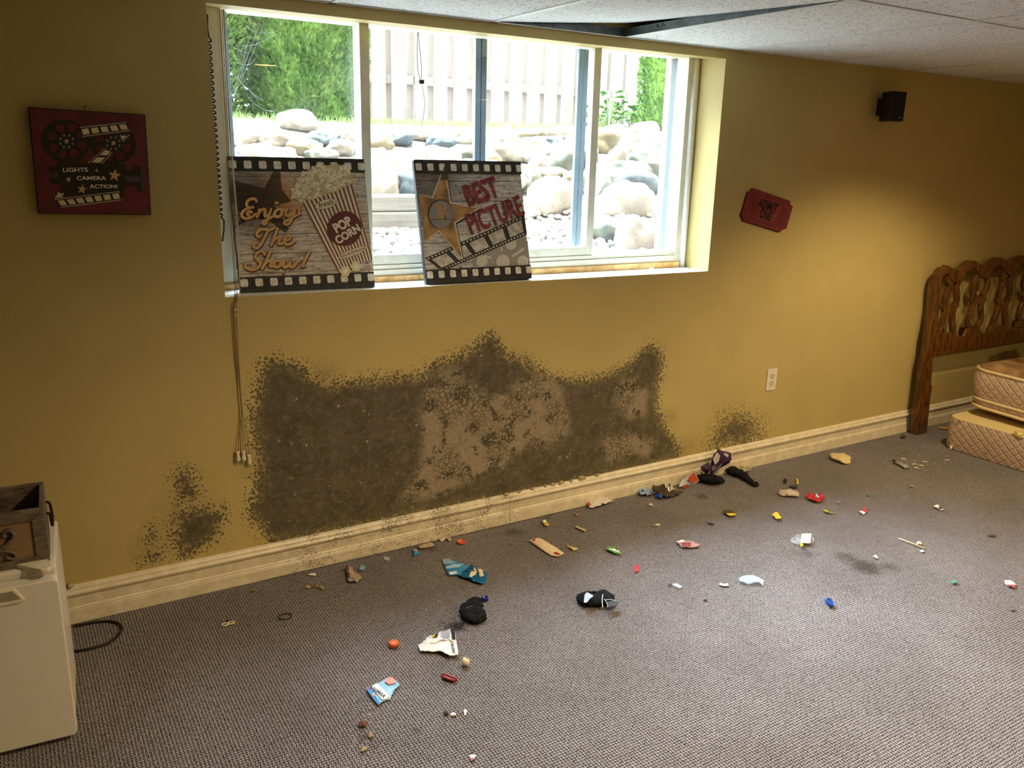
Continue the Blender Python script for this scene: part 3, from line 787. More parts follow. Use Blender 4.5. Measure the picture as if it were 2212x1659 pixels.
# ------------------------------------------------------------------ printed panels
def Rx(a): return Matrix.Rotation(a, 4, 'X')
def Ry(a): return Matrix.Rotation(a, 4, 'Y')
def Rz(a): return Matrix.Rotation(a, 4, 'Z')
M_black = S('#141312', .5); M_hole = mat('worn_cream_print', rough=.7, fn=noisy('#c4bdae', '#ebe6d8', 70, lo=.3, hi=.7, hs=.05))
M_band = mat('worn_black_print', rough=.6, fn=noisy('#121212', '#3a3632', 60, lo=.5, hi=.75, hs=.05))
class Panel:
    """a flat print: fn maps picture points of the panel to panel coordinates; layers lie in front of each other"""
    def __init__(s, root, fn): s.root, s.fn, s.k = root, fn, 0
    def layer(s): s.k += 1; return -.0005*s.k
    def shapes(s, name, m, polys, conv=True):
        y = s.layer(); mb = MB()
        for p in polys:
            q = [s.fn(*a) for a in p] if conv else p
            mb.poly([(a[0], y, a[1]) for a in q])
        o = mb.build(name, m, s.root); return o
    def text(s, name, m, items):
        y = s.layer(); mb = MB()
        for (body, A, B, h, bold, shear) in items:
            a, b = s.fn(*A), s.fn(*B); L = np.linalg.norm(np.array(B, float)-np.array(A, float)); k = np.linalg.norm(b-a)/L
            vs, fs = text2d(body, a, b, h*k, bold, shear); mb.add([(p[0], y, p[1]) for p in vs], fs)
        return mb.build(name, m, s.root)
def clip_panel(polys, w, h): return [[(min(max(a[0], 0.0), w), min(max(a[1], 0.0), h)) for a in p] for p in polys]
def rrect(x, z, w, h, r):
    out = []
    for cx, cz, a0 in ((x+w-r, z+h-r, 0), (x+r, z+h-r, PI/2), (x+r, z+r, PI), (x+w-r, z+r, 1.5*PI)):
        out += [(cx+r*math.cos(a0+i*PI/6), cz+r*math.sin(a0+i*PI/6)) for i in range(4)]
    return out
def plank_fn(w, h, c1, c2, glow=None, n_pl=7, dark=None):
    def fn():
        v = coord('Object'); x, y, z = sep(v)
        row = (z/(h/n_pl)).fract(); ln = lin(.03, .0, (row-.5).abs()-.47)
        n = noise(comb(x*5, z*38, 0.0), 3, 5, .7); n2 = noise(comb(x, z, 0.0), 55, 4, .7); n3 = noise(comb(x, z, 3.0), 9, 3)
        c = mix(lin(.3, .7, n), srgb(c1), srgb(c2)); c = mix(lin(.54, .66, n2)*lin(.4, .6, n3)*.8, c, (.025, .02, .018))
        ln = lin(.47, .495, (row-.5).abs())
        c = mix(ln*.85, c, (.02, .016, .014))
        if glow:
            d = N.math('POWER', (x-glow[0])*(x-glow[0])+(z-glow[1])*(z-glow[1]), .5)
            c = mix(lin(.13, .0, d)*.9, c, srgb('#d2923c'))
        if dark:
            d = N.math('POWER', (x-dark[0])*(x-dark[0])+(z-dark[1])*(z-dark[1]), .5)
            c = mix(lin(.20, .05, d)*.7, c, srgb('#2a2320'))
        return {'col': c}
    return fn
def film_edges(P, w, h, n=10, x0=.006, dx=.1047):
    P.shapes('film_border', M_band, [[(0, h), (w, h), (w, h*.893), (0, h*.893)], [(0, 0), (w, 0), (w, h*.118), (0, h*.118)]], False)
    hl = []
    for i in range(n):
        for z in (h*.912, h*.047):
            x = w*(x0+dx*i); hl.append(rrect(x, z, min(w*.054, w-x-.001), h*.058, .005))
    P.shapes('sprocket_holes', M_hole, hl, False)

# --- canvas: popcorn print
cw, ch = .484, .467
c1 = thing('canvas_print', 'square canvas with popcorn box reading Enjoy The Show, leaning in window', 'picture', (.197, .070, 1.0515), Rz(-.055) @ Rx(-.215))
MB().box(0, cw, 0, .020, 0, ch).build('stretched_canvas', S('#161514', .55), c1, bevel=.002)
fn1 = homog([(150,85),(1565,122),(1710,1468),(298,1525)], cw, ch); P = Panel(c1, fn1)
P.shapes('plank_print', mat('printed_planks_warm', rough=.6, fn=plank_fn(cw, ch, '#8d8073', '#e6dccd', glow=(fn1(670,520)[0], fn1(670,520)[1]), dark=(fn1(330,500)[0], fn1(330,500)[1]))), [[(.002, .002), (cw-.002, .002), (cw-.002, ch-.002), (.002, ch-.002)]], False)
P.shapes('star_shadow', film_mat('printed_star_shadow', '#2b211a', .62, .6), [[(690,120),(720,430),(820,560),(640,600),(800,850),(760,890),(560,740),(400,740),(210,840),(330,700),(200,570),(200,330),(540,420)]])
film_edges(P, cw, ch)
P.shapes('popcorn_bag', S('#e8dfcb', .6), [[(915,560),(1450,380),(1680,1180),(1560,1215),(1320,1300)]])
st = []
for i in range(13):
    t = i/12.6+.005; t2 = t+.036
    def e(t, top): a, b = ((918,560),(1450,382)) if top else ((1315,1300),(1680,1178)); return (a[0]+(b[0]-a[0])*t, a[1]+(b[1]-a[1])*t)
    st.append([e(t, 1), e(min(t2, 1), 1), e(min(t2, 1), 0), e(t, 0)])
P.shapes('bag_stripes', S('#7d4a35', .6), st)
def ell(cx, cy, rx, ry, a, n=28): return [(cx+rx*math.cos(t)*math.cos(a)-ry*math.sin(t)*math.sin(a), cy+rx*math.cos(t)*math.sin(a)+ry*math.sin(t)*math.cos(a)) for t in [2*PI*i/n for i in range(n)]]
P.shapes('badge_rim', S('#5a4a3a', .6), [ell(1175, 590, 118, 52, -.25), ell(1466, 1102, 166, 38, -.36)])
P.shapes('badge', S('#e2d6bd', .6), [ell(1175, 590, 112, 47, -.25), ell(1466, 1102, 161, 34, -.36)])
P.shapes('round_badge', S('#5f1820', .55), [ell(1375, 850, 181, 184, 0, 40)])
P.text('bag_lettering', S('#5d5142', .6), [('fresh', (1108, 630), (1258, 588), 50, .01, .15), ('Hot & Delicious', (1342, 1160), (1606, 1062), 26, .015, 0)])
P.text('badge_lettering', S('#e9dec8', .6), [('POP', (1292, 896), (1462, 800), 92, .045, 0), ('CORN', (1308, 1016), (1548, 868), 76, .045, 0)])
pc = [(810,510),(812,455),(835,430),(870,360),(895,300),(925,262),(1000,235),(1050,205),(1105,170),(1180,190),(1260,175),(1340,190),(1410,240),(1450,300),(1462,362),(1300,450),(1100,520),(980,545),(880,555)]
P.shapes('popcorn', S('#cdbd92', .8), [pc])
rr = random.Random(5); L1, L2, L3 = [], [], []
pcn = np.array(pc, float)
while len(L1) < 330:
    x, y = rr.uniform(800, 1470), rr.uniform(165, 560)
    if sdf(np.array([x]), np.array([y]), pcn)[0] < 8: continue
    for q in range(3):
        a = rr.uniform(0, 2*PI); L1.append(ell(x+17*math.cos(a), y+17*math.sin(a), rr.uniform(13, 21), rr.uniform(12, 18), rr.random(), 10))
    L2.append(ell(x+rr.uniform(-8, 8), y+rr.uniform(-8, 8), rr.uniform(9, 17), rr.uniform(8, 14), rr.random(), 10))
    L3.append(ell(x+14, y+16, rr.uniform(7, 13), rr.uniform(3, 6), rr.uniform(0, 3), 8))
for (x, y) in ((1390, 1300), (1500, 1250)):
    for a in range(6): L1.append(ell(x+34*math.cos(a*1.05), y+34*math.sin(a*1.05), 26, 24, 0, 12))
    L2.append(ell(x, y, 26, 22, 0, 12)); L3.append(ell(x+8, y+10, 14, 8, .5, 10))
P.k += 1
def scatter(name, m, polys):
    y0 = P.layer(); mb = MB()
    for i, p in enumerate(polys): mb.poly([(a[0], y0-.00002*(i % 9), a[1]) for a in [fn1(*q) for q in p]])
    mb.build(name, m, c1)
scatter('popcorn_puffs', S('#e6dcb8', .8), L1); scatter('popcorn_shade', S('#a98f5c', .8), L3); scatter('popcorn_light', S('#f6f1de', .8), L2)
STROKES = [[(455,560),(440,536),(405,533),(365,552),(352,590),(372,622),(420,618)],[(415,622),(355,635),(315,665),(303,705),(335,735),(395,728),(445,690)],[(405,672),(378,664),(358,688),(378,705)],
 [(485,648),(462,720)],[(468,700),(510,648),(545,648),(540,690),(545,715),(585,690)],[(606,640),(585,705),(562,770),(538,798),(522,775),(575,745),(650,700)],[(655,576),(672,578)],
 [(700,640),(655,658),(640,698),(668,722),(712,702),(718,660),(700,640),(750,655)],[(772,640),(757,690),(782,712),(825,688),(856,634)],[(862,634),(838,715),(800,785),(762,804),(745,778),(800,745),(908,690)],[(862,640),(885,620),(898,655),(890,690)],
 [(505,915),(480,930),(460,905),(478,868),(530,850),(590,862),(640,838)],[(578,862),(545,930),(505,1005),(462,1048),(428,1032),(440,1003)],[(672,850),(645,930),(612,1018)],[(622,990),(665,945),(698,952),(690,1000),(720,1005),(745,985)],[(745,975),(800,958),(806,925),(772,925),(748,970),(765,1010),(808,1010),(852,982)],
 [(545,1118),(525,1088),(480,1090),(447,1130),(470,1172),(500,1210),(472,1255),(412,1276),(350,1252),(346,1212),(385,1212)],[(602,1092),(562,1180),(520,1262)],[(530,1235),(585,1185),(615,1192),(602,1240),(640,1238)],[(690,1178),(650,1195),(645,1235),(675,1252),(712,1225),(708,1190),(690,1178),(740,1195)],
 [(750,1182),(738,1235),(760,1252),(800,1225),(818,1180)],[(818,1182),(806,1238),(835,1252),(870,1220),(884,1178),(905,1190)],[(1010,1092),(985,1140),(950,1212)],[(938,1240),(952,1240)]]
def strokes(dx, dy, w, name, m):
    y = P.layer(); mb = MB()
    for s_ in STROKES:
        sp = spline([(a[0]+dx, a[1]+dy) for a in s_], 6); n = len(sp)
        ws = [w*(.55+.45*math.sin(PI*(i+1)/(n+1))**.5) for i in range(n)]
        for i in range(n-1):
            q = ribbon2d(sp[max(0, i-1):i+3], ws[i])
            kk = len(q)//2; a = 1 if i > 0 else 0
            mb.poly([(p[0], y-.000004*i, p[1]) for p in [fn1(*v) for v in (q[a], q[a+1], q[-(a+2)], q[-(a+1)])]])
        for (e, wv) in ((sp[0], ws[0]), (sp[-1], ws[-1])): mb.poly([(p[0], y-.0001, p[1]) for p in [fn1(*v) for v in ell(e[0], e[1], wv*.62, wv*.62, 0, 12)]])
    mb.build(name, m, c1)
strokes(7, 11, 34, 'lettering_shadow', S('#4a2412', .6)); strokes(0, 0, 31, 'script_lettering', S('#cfa361', .55))

# --- canvas: best picture print
cw2, ch2 = .470, .474
c2 = thing('canvas_print', 'square canvas with gold star reading Best Picture, leaning in window', 'picture', (.886, .033, 1.0485), Rz(-.012) @ Rx(-.245))
MB().box(0, cw2, 0, .020, 0, ch2).build('stretched_canvas', S('#161514', .55), c2, bevel=.002)
fn2 = homog([(150,110),(1292,143),(1405,1368),(300,1440)], cw2, ch2); P = Panel(c2, fn2)
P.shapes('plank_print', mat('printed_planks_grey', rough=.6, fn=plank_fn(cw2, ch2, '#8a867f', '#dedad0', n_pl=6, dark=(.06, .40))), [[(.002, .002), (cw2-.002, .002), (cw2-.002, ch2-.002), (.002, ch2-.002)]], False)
P.shapes('reel_disc', S('#99938a', .6), [[fn2(*q) for q in ((790,1240),(800,1090),(900,960),(1060,880),(1250,860),(1372,980),(1395,1238))]], False)
P.shapes('reel_holes', S('#cbc5b9', .6), [[fn2(*q) for q in ell(x, y, r, r*1.05, 0)] for (x, y, r) in ((1195,1010,58),(980,990,58),(1110,1195,70),(1318,1190,58),(888,1190,58))]+[[fn2(*q) for q in ((1080,1040),(1100,1040),(1110,1085),(1095,1085))], [fn2(*q) for q in ((1200,1130),(1320,1050),(1335,1068),(1215,1150))], [fn2(*q) for q in ((920,1120),(990,1150),(985,1170),(915,1135))]], False)
def T0(t, s): a = np.array((285,1160))+np.array((1052,-462))*t; b = np.array((470,1300))+np.array((900,-392))*t; return tuple(a*(1-s)+b*s)
P.shapes('diagonal_film', S('#2a2724', .6), [[T0(0,0), T0(1,0), T0(.995,.9), T0(.995,1), T0(.05,1), T0(0,.75)]])
P.shapes('film_frames', mat('film_frame_print', rough=.7, fn=noisy('#a59e92', '#d2ccbf', 40, hs=.05)), [[T0(t,.2), T0(t+.15,.2), T0(t+.15,.8), T0(t,.8)] for t in (.03,.225,.42,.615,.81)])
P.shapes('film_perforations', M_hole, [[T0(t,s), T0(t+.016,s), T0(t+.016,s+.07), T0(t,s+.07)] for i in range(27) for (t, s) in ((.01+i*.036,.055),(.06+i*.034,.87))])
star = [(485,155),(555,565),(880,630),(605,790),(690,1190),(425,885),(275,985),(252,790),(268,728),(236,680),(207,478),(350,512)]
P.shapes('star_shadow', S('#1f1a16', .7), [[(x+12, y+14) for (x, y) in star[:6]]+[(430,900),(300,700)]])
P.shapes('star_border', S('#cdbfa6', .6), [star])
ctr = np.array((440., 700.)); inner = []
for (x, y) in star:
    d = np.array((x, y))-ctr; L = np.linalg.norm(d); inner.append(tuple(ctr+d*(1-(20 if L < 340 else 46)/L)) if x > 285 else (x, y))
P.shapes('star', mat('aged_gold_star', rough=.5, fn=noisy('#6e4f30', '#bd9256', 14, lo=.3, hi=.7, hs=.05)), [inner])
P.shapes('medallion_rim', S('#2a1d14', .6), [ell(440, 696, 134, 158, 0, 36)])
P.shapes('medallion', S('#85807f', .6), [ell(445, 700, 126, 150, 0, 36)])
P.shapes('camera_silhouette', S('#a8875c', .6), [ell(425,608,42,34,.1), ell(468,622,36,36,.1), [(400,655),(486,660),(492,748),(412,750)], [(486,690),(520,676),(528,705),(490,712)], [(455,770),(462,772),(430,842),(422,838)], [(470,770),(478,770),(476,848),(466,848)], [(480,768),(487,768),(500,830),(492,834)]])
P.shapes('camera_detail', S('#3a2a1c', .6), [ell(452,600,7,6,0), ell(462,622,5,5,0), [(330,750),(568,746),(568,752),(330,756)], [(484,706),(496,702),(496,748),(484,750)]])
P.text('grunge_lettering', mat('distressed_red_ink', rough=.6, fn=noisy('#6a161f', '#a0383f', 60, lo=.4, hi=.75, hs=.05)), [('BEST', (742, 612), (1080, 500), 192, .035, 0), ('PICTURE', (770, 908), (1340, 690), 182, .03, 0)])
film_edges(P, cw2, ch2)
P.shapes('star_tip', S('#4b3624', .6), [[(485,165),(512,330),(432,330)]])

# --- red movie camera plaque on the wall
pw, ph = .307, .297
c3 = thing('wall_plaque', 'dark red square plaque with movie camera reading Lights Camera Action on left wall', 'picture', (-.389, -.031, 1.336), Ry(.024))
MB().box(0, pw, 0, .030, 0, ph).build('panel_body', S('#1a0d0e', .6), c3, bevel=.0015)
fn3 = homog([(240,198),(1238,268),(1290,1127),(335,1110)], pw, ph); P = Panel(c3, fn3)
P.shapes('red_ground', mat('dark_red_paint', rough=.6, fn=noisy('#521219', '#6a1c25', 12, hs=.05)), [[(.003, .003), (pw-.003, .003), (pw-.003, ph-.003), (.003, ph-.003)]], False)
BK = S('#0d0c0f', .45); CR = S('#dccb9a', .6); RD = S('#5c171f', .6); GY = S('#767683', .4); LN = S('#3a3745', .35)
P.shapes('reels', BK, [ell(560, 492, 212, 182, .25, 40), ell(962, 513, 196, 178, .2, 40)])
wed = []
for (cx, cy, sx, sy) in ((575, 490, 1.0, .93), (965, 512, .95, .93)):
    for i in range(8):
        a = i*PI/4+.32; r1, r2 = 85, 168
        wed.append([(cx+r*sx*math.cos(a+d), cy+r*sy*math.sin(a+d)) for (r, d) in ((r1, -.16), (r2-25, -.30), (r2, -.14), (r2, .14), (r2-25, .30), (r1, .16))])
P.shapes('reel_openings', RD, wed)
P.shapes('camera_body', BK, [[(487,678),(1066,690),(1056,965),(528,955)], [(1060,740),(1120,745),(1148,700),(1205,712),(1222,925),(1178,928),(1140,872),(1062,878)], [(422,728),(490,705),(505,858),(438,856)]])
P.shapes('lens_barrels', LN, [[(1068,790),(1190,800),(1190,848),(1068,840)], [(1195,718),(1212,722),(1220,910),(1205,905)], [(428,745),(498,760),(502,815),(434,810)]])
def strip(q, n, m=14):
    f = lambda t, s: tuple((np.array(q[0])*(1-t)+np.array(q[1])*t)*(1-s)+(np.array(q[3])*(1-t)+np.array(q[2])*t)*s)
    return [f(0,0), f(1,0), f(1,1), f(0,1)], [[f(t0,.22), f(t0+.72/n,.22), f(t0+.72/n,.78), f(t0,.78)] for t0 in [(i+.14)/n for i in range(n)]], [ell(*f((i+.5)/(m*2), s), 6, 6, 0, 8) for i in range(m*2) for s in (.06, .94)]
bl, ce, do = [], [], []
for q, n, m in ((((676,372),(1070,332),(1112,408),(700,460)), 5, 13), (((470,985),(1018,920),(1036,1000),(528,1058)), 7, 17), (((740,682),(1030,440),(1105,440),(870,690)), 4, 10), (((470,985),(505,925),(545,935),(535,975)), 1, 3)):
    a, b_, c_ = strip(q, n, m); bl.append(a); ce += b_; do += c_
P.shapes('film_strips', BK, bl); P.shapes('film_cells', CR, ce); P.shapes('film_perforations', S('#c9c3b2', .6), do)
P.shapes('reel_hubs', BK, [ell(567, 494, 82, 78, 0), ell(964, 512, 80, 76, 0)])
P.shapes('hub_bolts', GY, [ell(cx+56*math.cos(i*PI/4+.4), cy+53*math.sin(i*PI/4+.4), 11, 12, 0, 12) for (cx, cy) in ((567, 494), (964, 512)) for i in range(8)])
P.shapes('painted_stars', S('#c9a668', .5), [[(cx+(r if k % 2 == 0 else r*.4)*math.sin(k*PI/5+ro), cy-(r if k % 2 == 0 else r*.4)*math.cos(k*PI/5+ro)) for k in range(10)] for (cx, cy, r, ro) in ((975,787,58,.15),(700,903,44,.15),(585,820,26,.1),(823,745,18,.1),(566,494,28,.1),(964,512,28,.1))])
P.text('plaque_lettering', S('#f0e6c6', .5), [('LIGHTS', (540, 756), (750, 753), 38, .018, 0), ('CAMERA', (655, 824), (905, 826), 36, .018, 0), ('ACTION!', (765, 894), (1000, 896), 34, .018, 0)])
nl = MB(); p = onY(183, 236, 0); nl.tube([(p[0], 0, p[2]), (p[0], -.02, p[2]+.006)], .0018, 8); nl.tube([(p[0], -.02, p[2]+.006), (p[0], -.0215, p[2]+.0065)], .004, 10)
tag(nl.build('nail', S('#8a7a50', .3, metal=.8)), 'small brass nail in the wall just above the red plaque', 'nail')

# --- admit one ticket sign
def c6(x, y): return (1560+x/11.06, 380+y/11.06)
def wxy(x, y): q = onY(*c6(x, y), 0); return np.array([q[0], q[2]])
tk = thing('ticket_sign', 'red cut-out Admit One ticket sign tilted on the wall right of the window', 'sign', tuple(onY(*c6(1040, 820), 0)))
main = [(705,288),(1600,600),(1588,655),(1612,700),(1655,725),(1500,1255),(1440,1262),(1395,1290),(1355,1335),(480,1065),(468,1010),(440,965),(425,935),(590,365),(640,368),(675,340)]
back = [(655,320),(700,290),(1500,1200),(1310,1350),(1230,1310),(470,1050),(440,955),(430,930),(560,400)]
MB().prism([(wxy(*p)[0]-.004, -.001, wxy(*p)[1]-.003) for p in main], (0, -.004, 0)).build('back_ticket', S('#3c0d10', .6), tk, world=True)
MB().prism([(wxy(*p)[0], -.005, wxy(*p)[1]) for p in main], (0, -.005, 0)).build('front_ticket', mat('ticket_red', rough=.55, fn=noisy('#6b181c', '#7d2024', 20, hs=.05)), tk, world=True, bevel=.0006)
TD = S('#3a0a0d', .6); lb = MB()
def tl(pts, w=.0022):
    sp = [wxy(*p) for p in pts]
    for a, b_ in zip(sp[:-1], sp[1:]): lb.poly([(q[0], -.0104, q[1]) for q in ribbon2d([a, b_], w)])
tl([(690,390),(1560,680),(1385,1250),(505,960),(690,390)]); tl([(815,440),(670,1010)]); tl([(1405,660),(1245,1205)]); tl([(760,600),(700,880)], .001)
lb.build('ticket_border_lines', TD, tk, world=True)
tb = MB()
for body, A, B, hh, bo in (('ADMIT', (800,722), (1262,878), 145, .034), ('ONE', (840,978), (1120,1066), 145, .034)):
    a, b_ = wxy(*A), wxy(*B); k = np.linalg.norm(b_-a)/np.linalg.norm(np.array(B)-np.array(A)); vs, fs = text2d(body, a, b_, hh*k, bo, .12); tb.add([(q[0], -.0105, q[1]) for q in vs], fs)
o = tb.build('ticket_lettering', S('#040303', .8), tk, world=True); o['label'] = 'black lettering'
tb = MB()
for body, A, B, hh in (('9842004', (1400,760), (1290,1180), 88), ('9842004', (655,925), (775,470), 80)):
    a, b_ = wxy(*A), wxy(*B); k = np.linalg.norm(b_-a)/np.linalg.norm(np.array(B)-np.array(A)); vs, fs = text2d(body, a, b_, hh*k, .0, 0); tb.add([(q[0], -.0105, q[1]) for q in vs], fs)
tb.build('ticket_number', TD, tk, world=True)
tb = MB()
for (x, y) in ((1172,655),(1470,738),(1242,962)): q = wxy(x, y); tb.ball((q[0], -.0105, q[1]), .0021, 6)
tb.build('paint_speck', S('#d8d0c8'), tk, world=True)

# --- wall speaker
sp_ = thing('wall_speaker', 'small black loudspeaker mounted high on the wall right of the window', 'speaker', (3.375, 0, 1.74))
z0, z1 = 1.742, 1.882
def trap(xf0, xf1, xb0, xb1, yf, yb, za, zb): return [(xf0, yf, za), (xf1, yf, za), (xb1, yb, za), (xb0, yb, za)], zb-za
pts, hh = trap(3.322, 3.420, 3.366, 3.408, -.118, -.026, z0, z1); MB().prism(pts, (0, 0, hh)).build('cabinet', S('#0a0a0b', .45), sp_, world=True, bevel=.004)
MB().box(3.323, 3.419, -.128, -.1185, z0+.001, z1-.001).build('grille', mat('speaker_cloth', '#0b0b0c', .95, fn=plain_bump('#0c0c0d', 700, .5)), sp_, world=True, bevel=.003)
MB().box(3.3225, 3.325, -.1195, -.1175, z0, z1).build('edge_strip', S('#4c4d4e', .4), sp_, world=True)
MB().box(3.372, 3.398, -.1292, -.1281, z0+.016, z0+.0205).build('maker_badge', S('#6d6e70', .4), sp_, world=True)
MB().box(3.372, 3.402, -.0255, 0, z0+.03, z0+.11).build('wall_bracket', S('#1a1a1b', .5), sp_, world=True)

# --- outlet
ot = thing('wall_outlet', 'white duplex wall outlet low on the wall right of the mould', 'outlet', (2.8165, 0, .400))
ox, oz = 2.8165, .4575
MB().prism([(p[0], -.0002, p[1]) for p in rrect(ox-.035, oz-.057, .07, .114, .006)], (0, -.0045, 0)).build('cover_plate', S('#d8cfbd', .35), ot, world=True, bevel=.0015)
for dz in (.0195, -.0195):
    rc = MB().prism([(ox+.0165*math.cos(a), -.0045, oz+dz+max(-.0125, min(.0125, .0165*math.sin(a)))) for a in [2*PI*i/32 for i in range(32)]], (0, -.0018, 0)).build('receptacle', S('#cabf9f', .35), ot, world=True, bevel=.0004)
    b = MB()
    for sx in (-.0062, .0062): b.box(ox+sx-.0011, ox+sx+.0011, -.0068, -.0062, oz+dz+.001, oz+dz+.009)
    b.prism([(ox+.0028*math.cos(a), -.0062, oz+dz-.0065+.0028*math.sin(a)) for a in [2*PI*i/12 for i in range(12)]], (0, -.0006, 0))
    sl_ = b.build('slots', S('#2a2114', .7), ot, world=True); sl_.parent = rc
b = MB(); b.ball((ox, -.0048, oz), (.003, .0012, .003), 8); b.build('screw', S('#a79c86', .3, metal=.6), ot, world=True)

# ------------------------------------------------------------------ fridge and crate
FRM = Rz(-.077)
fg = thing('mini_fridge', 'white mini fridge at the left with a wooden crate on top', 'fridge', (-.468, -.648, 0), FRM)
WH = mat('fridge_enamel', '#d6d0c4', rough=.35); WH2 = S('#d8ceb4', .4); RB = S('#8b8477', .6)
FH = .492
MB().box(-.485, -.003, .045, .345, .012, FH).build('cabinet', WH, fg, bevel=.006)
d = MB(); d.prism([(p[0], 0, p[1]) for p in rrect(-.488, .014, .488, FH-.034, .012)], (0, .038, 0)); dr = d.build('door', WH, fg, bevel=.007, seg=3)
g = MB(); g.box(-.48, -.006, .038, .045, .02, FH-.03); g.build('door_gasket', RB, fg)
h = MB(); h.prism([(-.40, -.004, FH-.024), (-.095, -.004, FH-.024), (-.075, -.004, FH-.06), (-.088, -.004, FH-.066), (-.40, -.004, FH-.066)], (0, .006, 0)); hd = h.build('door_handle', WH2, fg, bevel=.003); hd.parent = dr
h = MB(); h.prism([(-.395, -.0045, FH-.03), (-.10, -.0045, FH-.03), (-.085, -.0045, FH-.054), (-.395, -.0045, FH-.058)], (0, .003, 0)); ho = h.build('handle_recess', S('#8f8770', .6), fg); ho.parent = hd
hc = MB(); hc.prism([(-.092, .060, FH), (-.012, .090, FH), (-.010, .012, FH), (-.020, .004, FH), (-.034, .004, FH)], (0, 0, .012)); hc.build('hinge_cover', WH2, fg, bevel=.003)
MB().box(-.02, -.014, .052, .056, FH+.012, FH+.0125).build('hinge_screw_slot', M_dark, fg)
for (x, y) in ((-.45, .07), (-.03, .07), (-.45, .31), (-.03, .31)): MB().lathe([(.0, 0), (.014, 0), (.014, .013)], (x, y, 0), 16).build('foot', M_black, fg)

def wood_grey():
    v = coord('Object'); x, y, z = sep(v); n = noise(comb(x*4, y*4, z*30), 5, 5, .6); n2 = noise(v, 30, 4)
    return {'col': mix(lin(.3, .7, n*.7+n2*.3), srgb('#3a3026'), srgb('#7a6a55')), 'h': n, 'hs': .25, 'hd': .002}
M_crate = mat('weathered_crate_wood', rough=.75, fn=wood_grey)
def burlap():
    v = coord('Object'); x, y, z = sep(v); w = ((x*1500).sin()*(z*1500).sin())
    return {'col': mix(lin(-.6, .6, w), srgb('#6e573c'), srgb('#94785a')), 'h': w, 'hs': .3, 'hd': .001}
M_burl = mat('burlap_panel', rough=.9, fn=burlap)
cr = thing('wooden_crate', 'grey weathered wooden crate with scroll ornament standing on the mini fridge', 'crate', (-.478, -.586, FH+.0005), Rz(-.05))
CW, CD, CH, ct = .36, .200, .152, .011
MB().box(-CW+ct, -ct, ct, CD-ct, 0, .01).build('bottom_board', M_crate, cr)
MB().box(-CW, 0, CD-ct, CD, 0, CH).build('back_board', M_crate, cr, bevel=.002)
MB().box(-ct, 0, ct+.0005, CD-ct-.0005, 0, CH).build('end_board', M_crate, cr, bevel=.002); MB().box(-CW, -CW+ct, ct+.0005, CD-ct-.0005, 0, CH).build('end_board', M_crate, cr, bevel=.002)
b = MB(); fw = .030
b.prism([(-CW, 0, CH), (0, 0, CH), (-fw, 0, CH-fw), (-CW+fw, 0, CH-fw)], (0, ct, 0)); b.prism([(0, 0, CH), (0, 0, 0), (-fw, 0, .024), (-fw, 0, CH-fw)], (0, ct, 0))
b.prism([(0, 0, 0), (-CW, 0, 0), (-CW+fw, 0, .024), (-fw, 0, .024)], (0, ct, 0)); b.prism([(-CW, 0, 0), (-CW, 0, CH), (-CW+fw, 0, CH-fw), (-CW+fw, 0, .024)], (0, ct, 0))
b.build('front_frame', M_crate, cr, bevel=.0012)
MB().box(-CW+fw-.002, -fw+.002, .005, .010, .022, CH-fw+.002).build('burlap_inset', M_burl, cr)
b = MB()
b.tube([(p[0], -.002, p[1]) for p in spline([(-.18,.062),(-.14,.058),(-.105,.062),(-.082,.078),(-.072,.096),(-.082,.108),(-.094,.100),(-.090,.090)], 6)], [.008]*36+[.0065]*7, 8, flat=.6)
b.tube([(p[0], -.002, p[1]) for p in spline([(-.18,.062),(-.22,.058),(-.255,.062),(-.278,.078),(-.288,.096),(-.278,.108),(-.266,.100),(-.270,.090)], 6)], .0075, 8, flat=.6)
b.tube([(p[0], -.002, p[1]) for p in spline([(-.15,.052),(-.10,.055),(-.075,.042),(-.080,.030),(-.095,.036)], 6)], .006, 8, flat=.6)
b.ball((-.18, -.002, .060), (.022, .006, .014), 10); b.build('scroll_ornament', M_crate, cr)
b = MB(); b.tube(spline([(.002,.06,.112),(.010,.062,.108),(.012,.068,.075),(.013,.10,.070),(.013,.135,.075),(.010,.14,.108),(.002,.142,.112)], 5), .0035, 8); b.build('iron_handle', S('#1b130d', .6, metal=.5), cr)
gt = MB(); gt.tube(spline([(-.66,-.52,.59),(-.615,-.525,.612),(-.583,-.53,.618),(-.572,-.515,.60),(-.59,-.49,.56),(-.60,-.47,.52)], 6), .006, 10)
tag(gt.build('green_strap', S('#6f9a3c', .5)), 'green strap end showing above the edge inside the wooden crate', 'strap')
cb = MB(); pth = [onZ(*p, .006) for p in ((150,1408),(200,1400),(240,1385),(262,1362),(258,1348),(235,1342),(200,1345),(160,1352))]
cb.tube(spline([tuple(p) for p in pth], 8), .0045, 8); tag(cb.build('power_cord', S('#15110e', .6)), 'black power cord looping on the carpet beside the mini fridge', 'cord')
p = onY(150, 1258, -.012); b = MB(); b.ball((p[0], p[1]-.004, .139), (.011, .007, .008), 8, jit=.8, seed=4); tag(b.build('plaster_chunk', S('#b3a58c', .9)), 'pale plaster chunk lying on the baseboard top by the fridge', 'plaster')

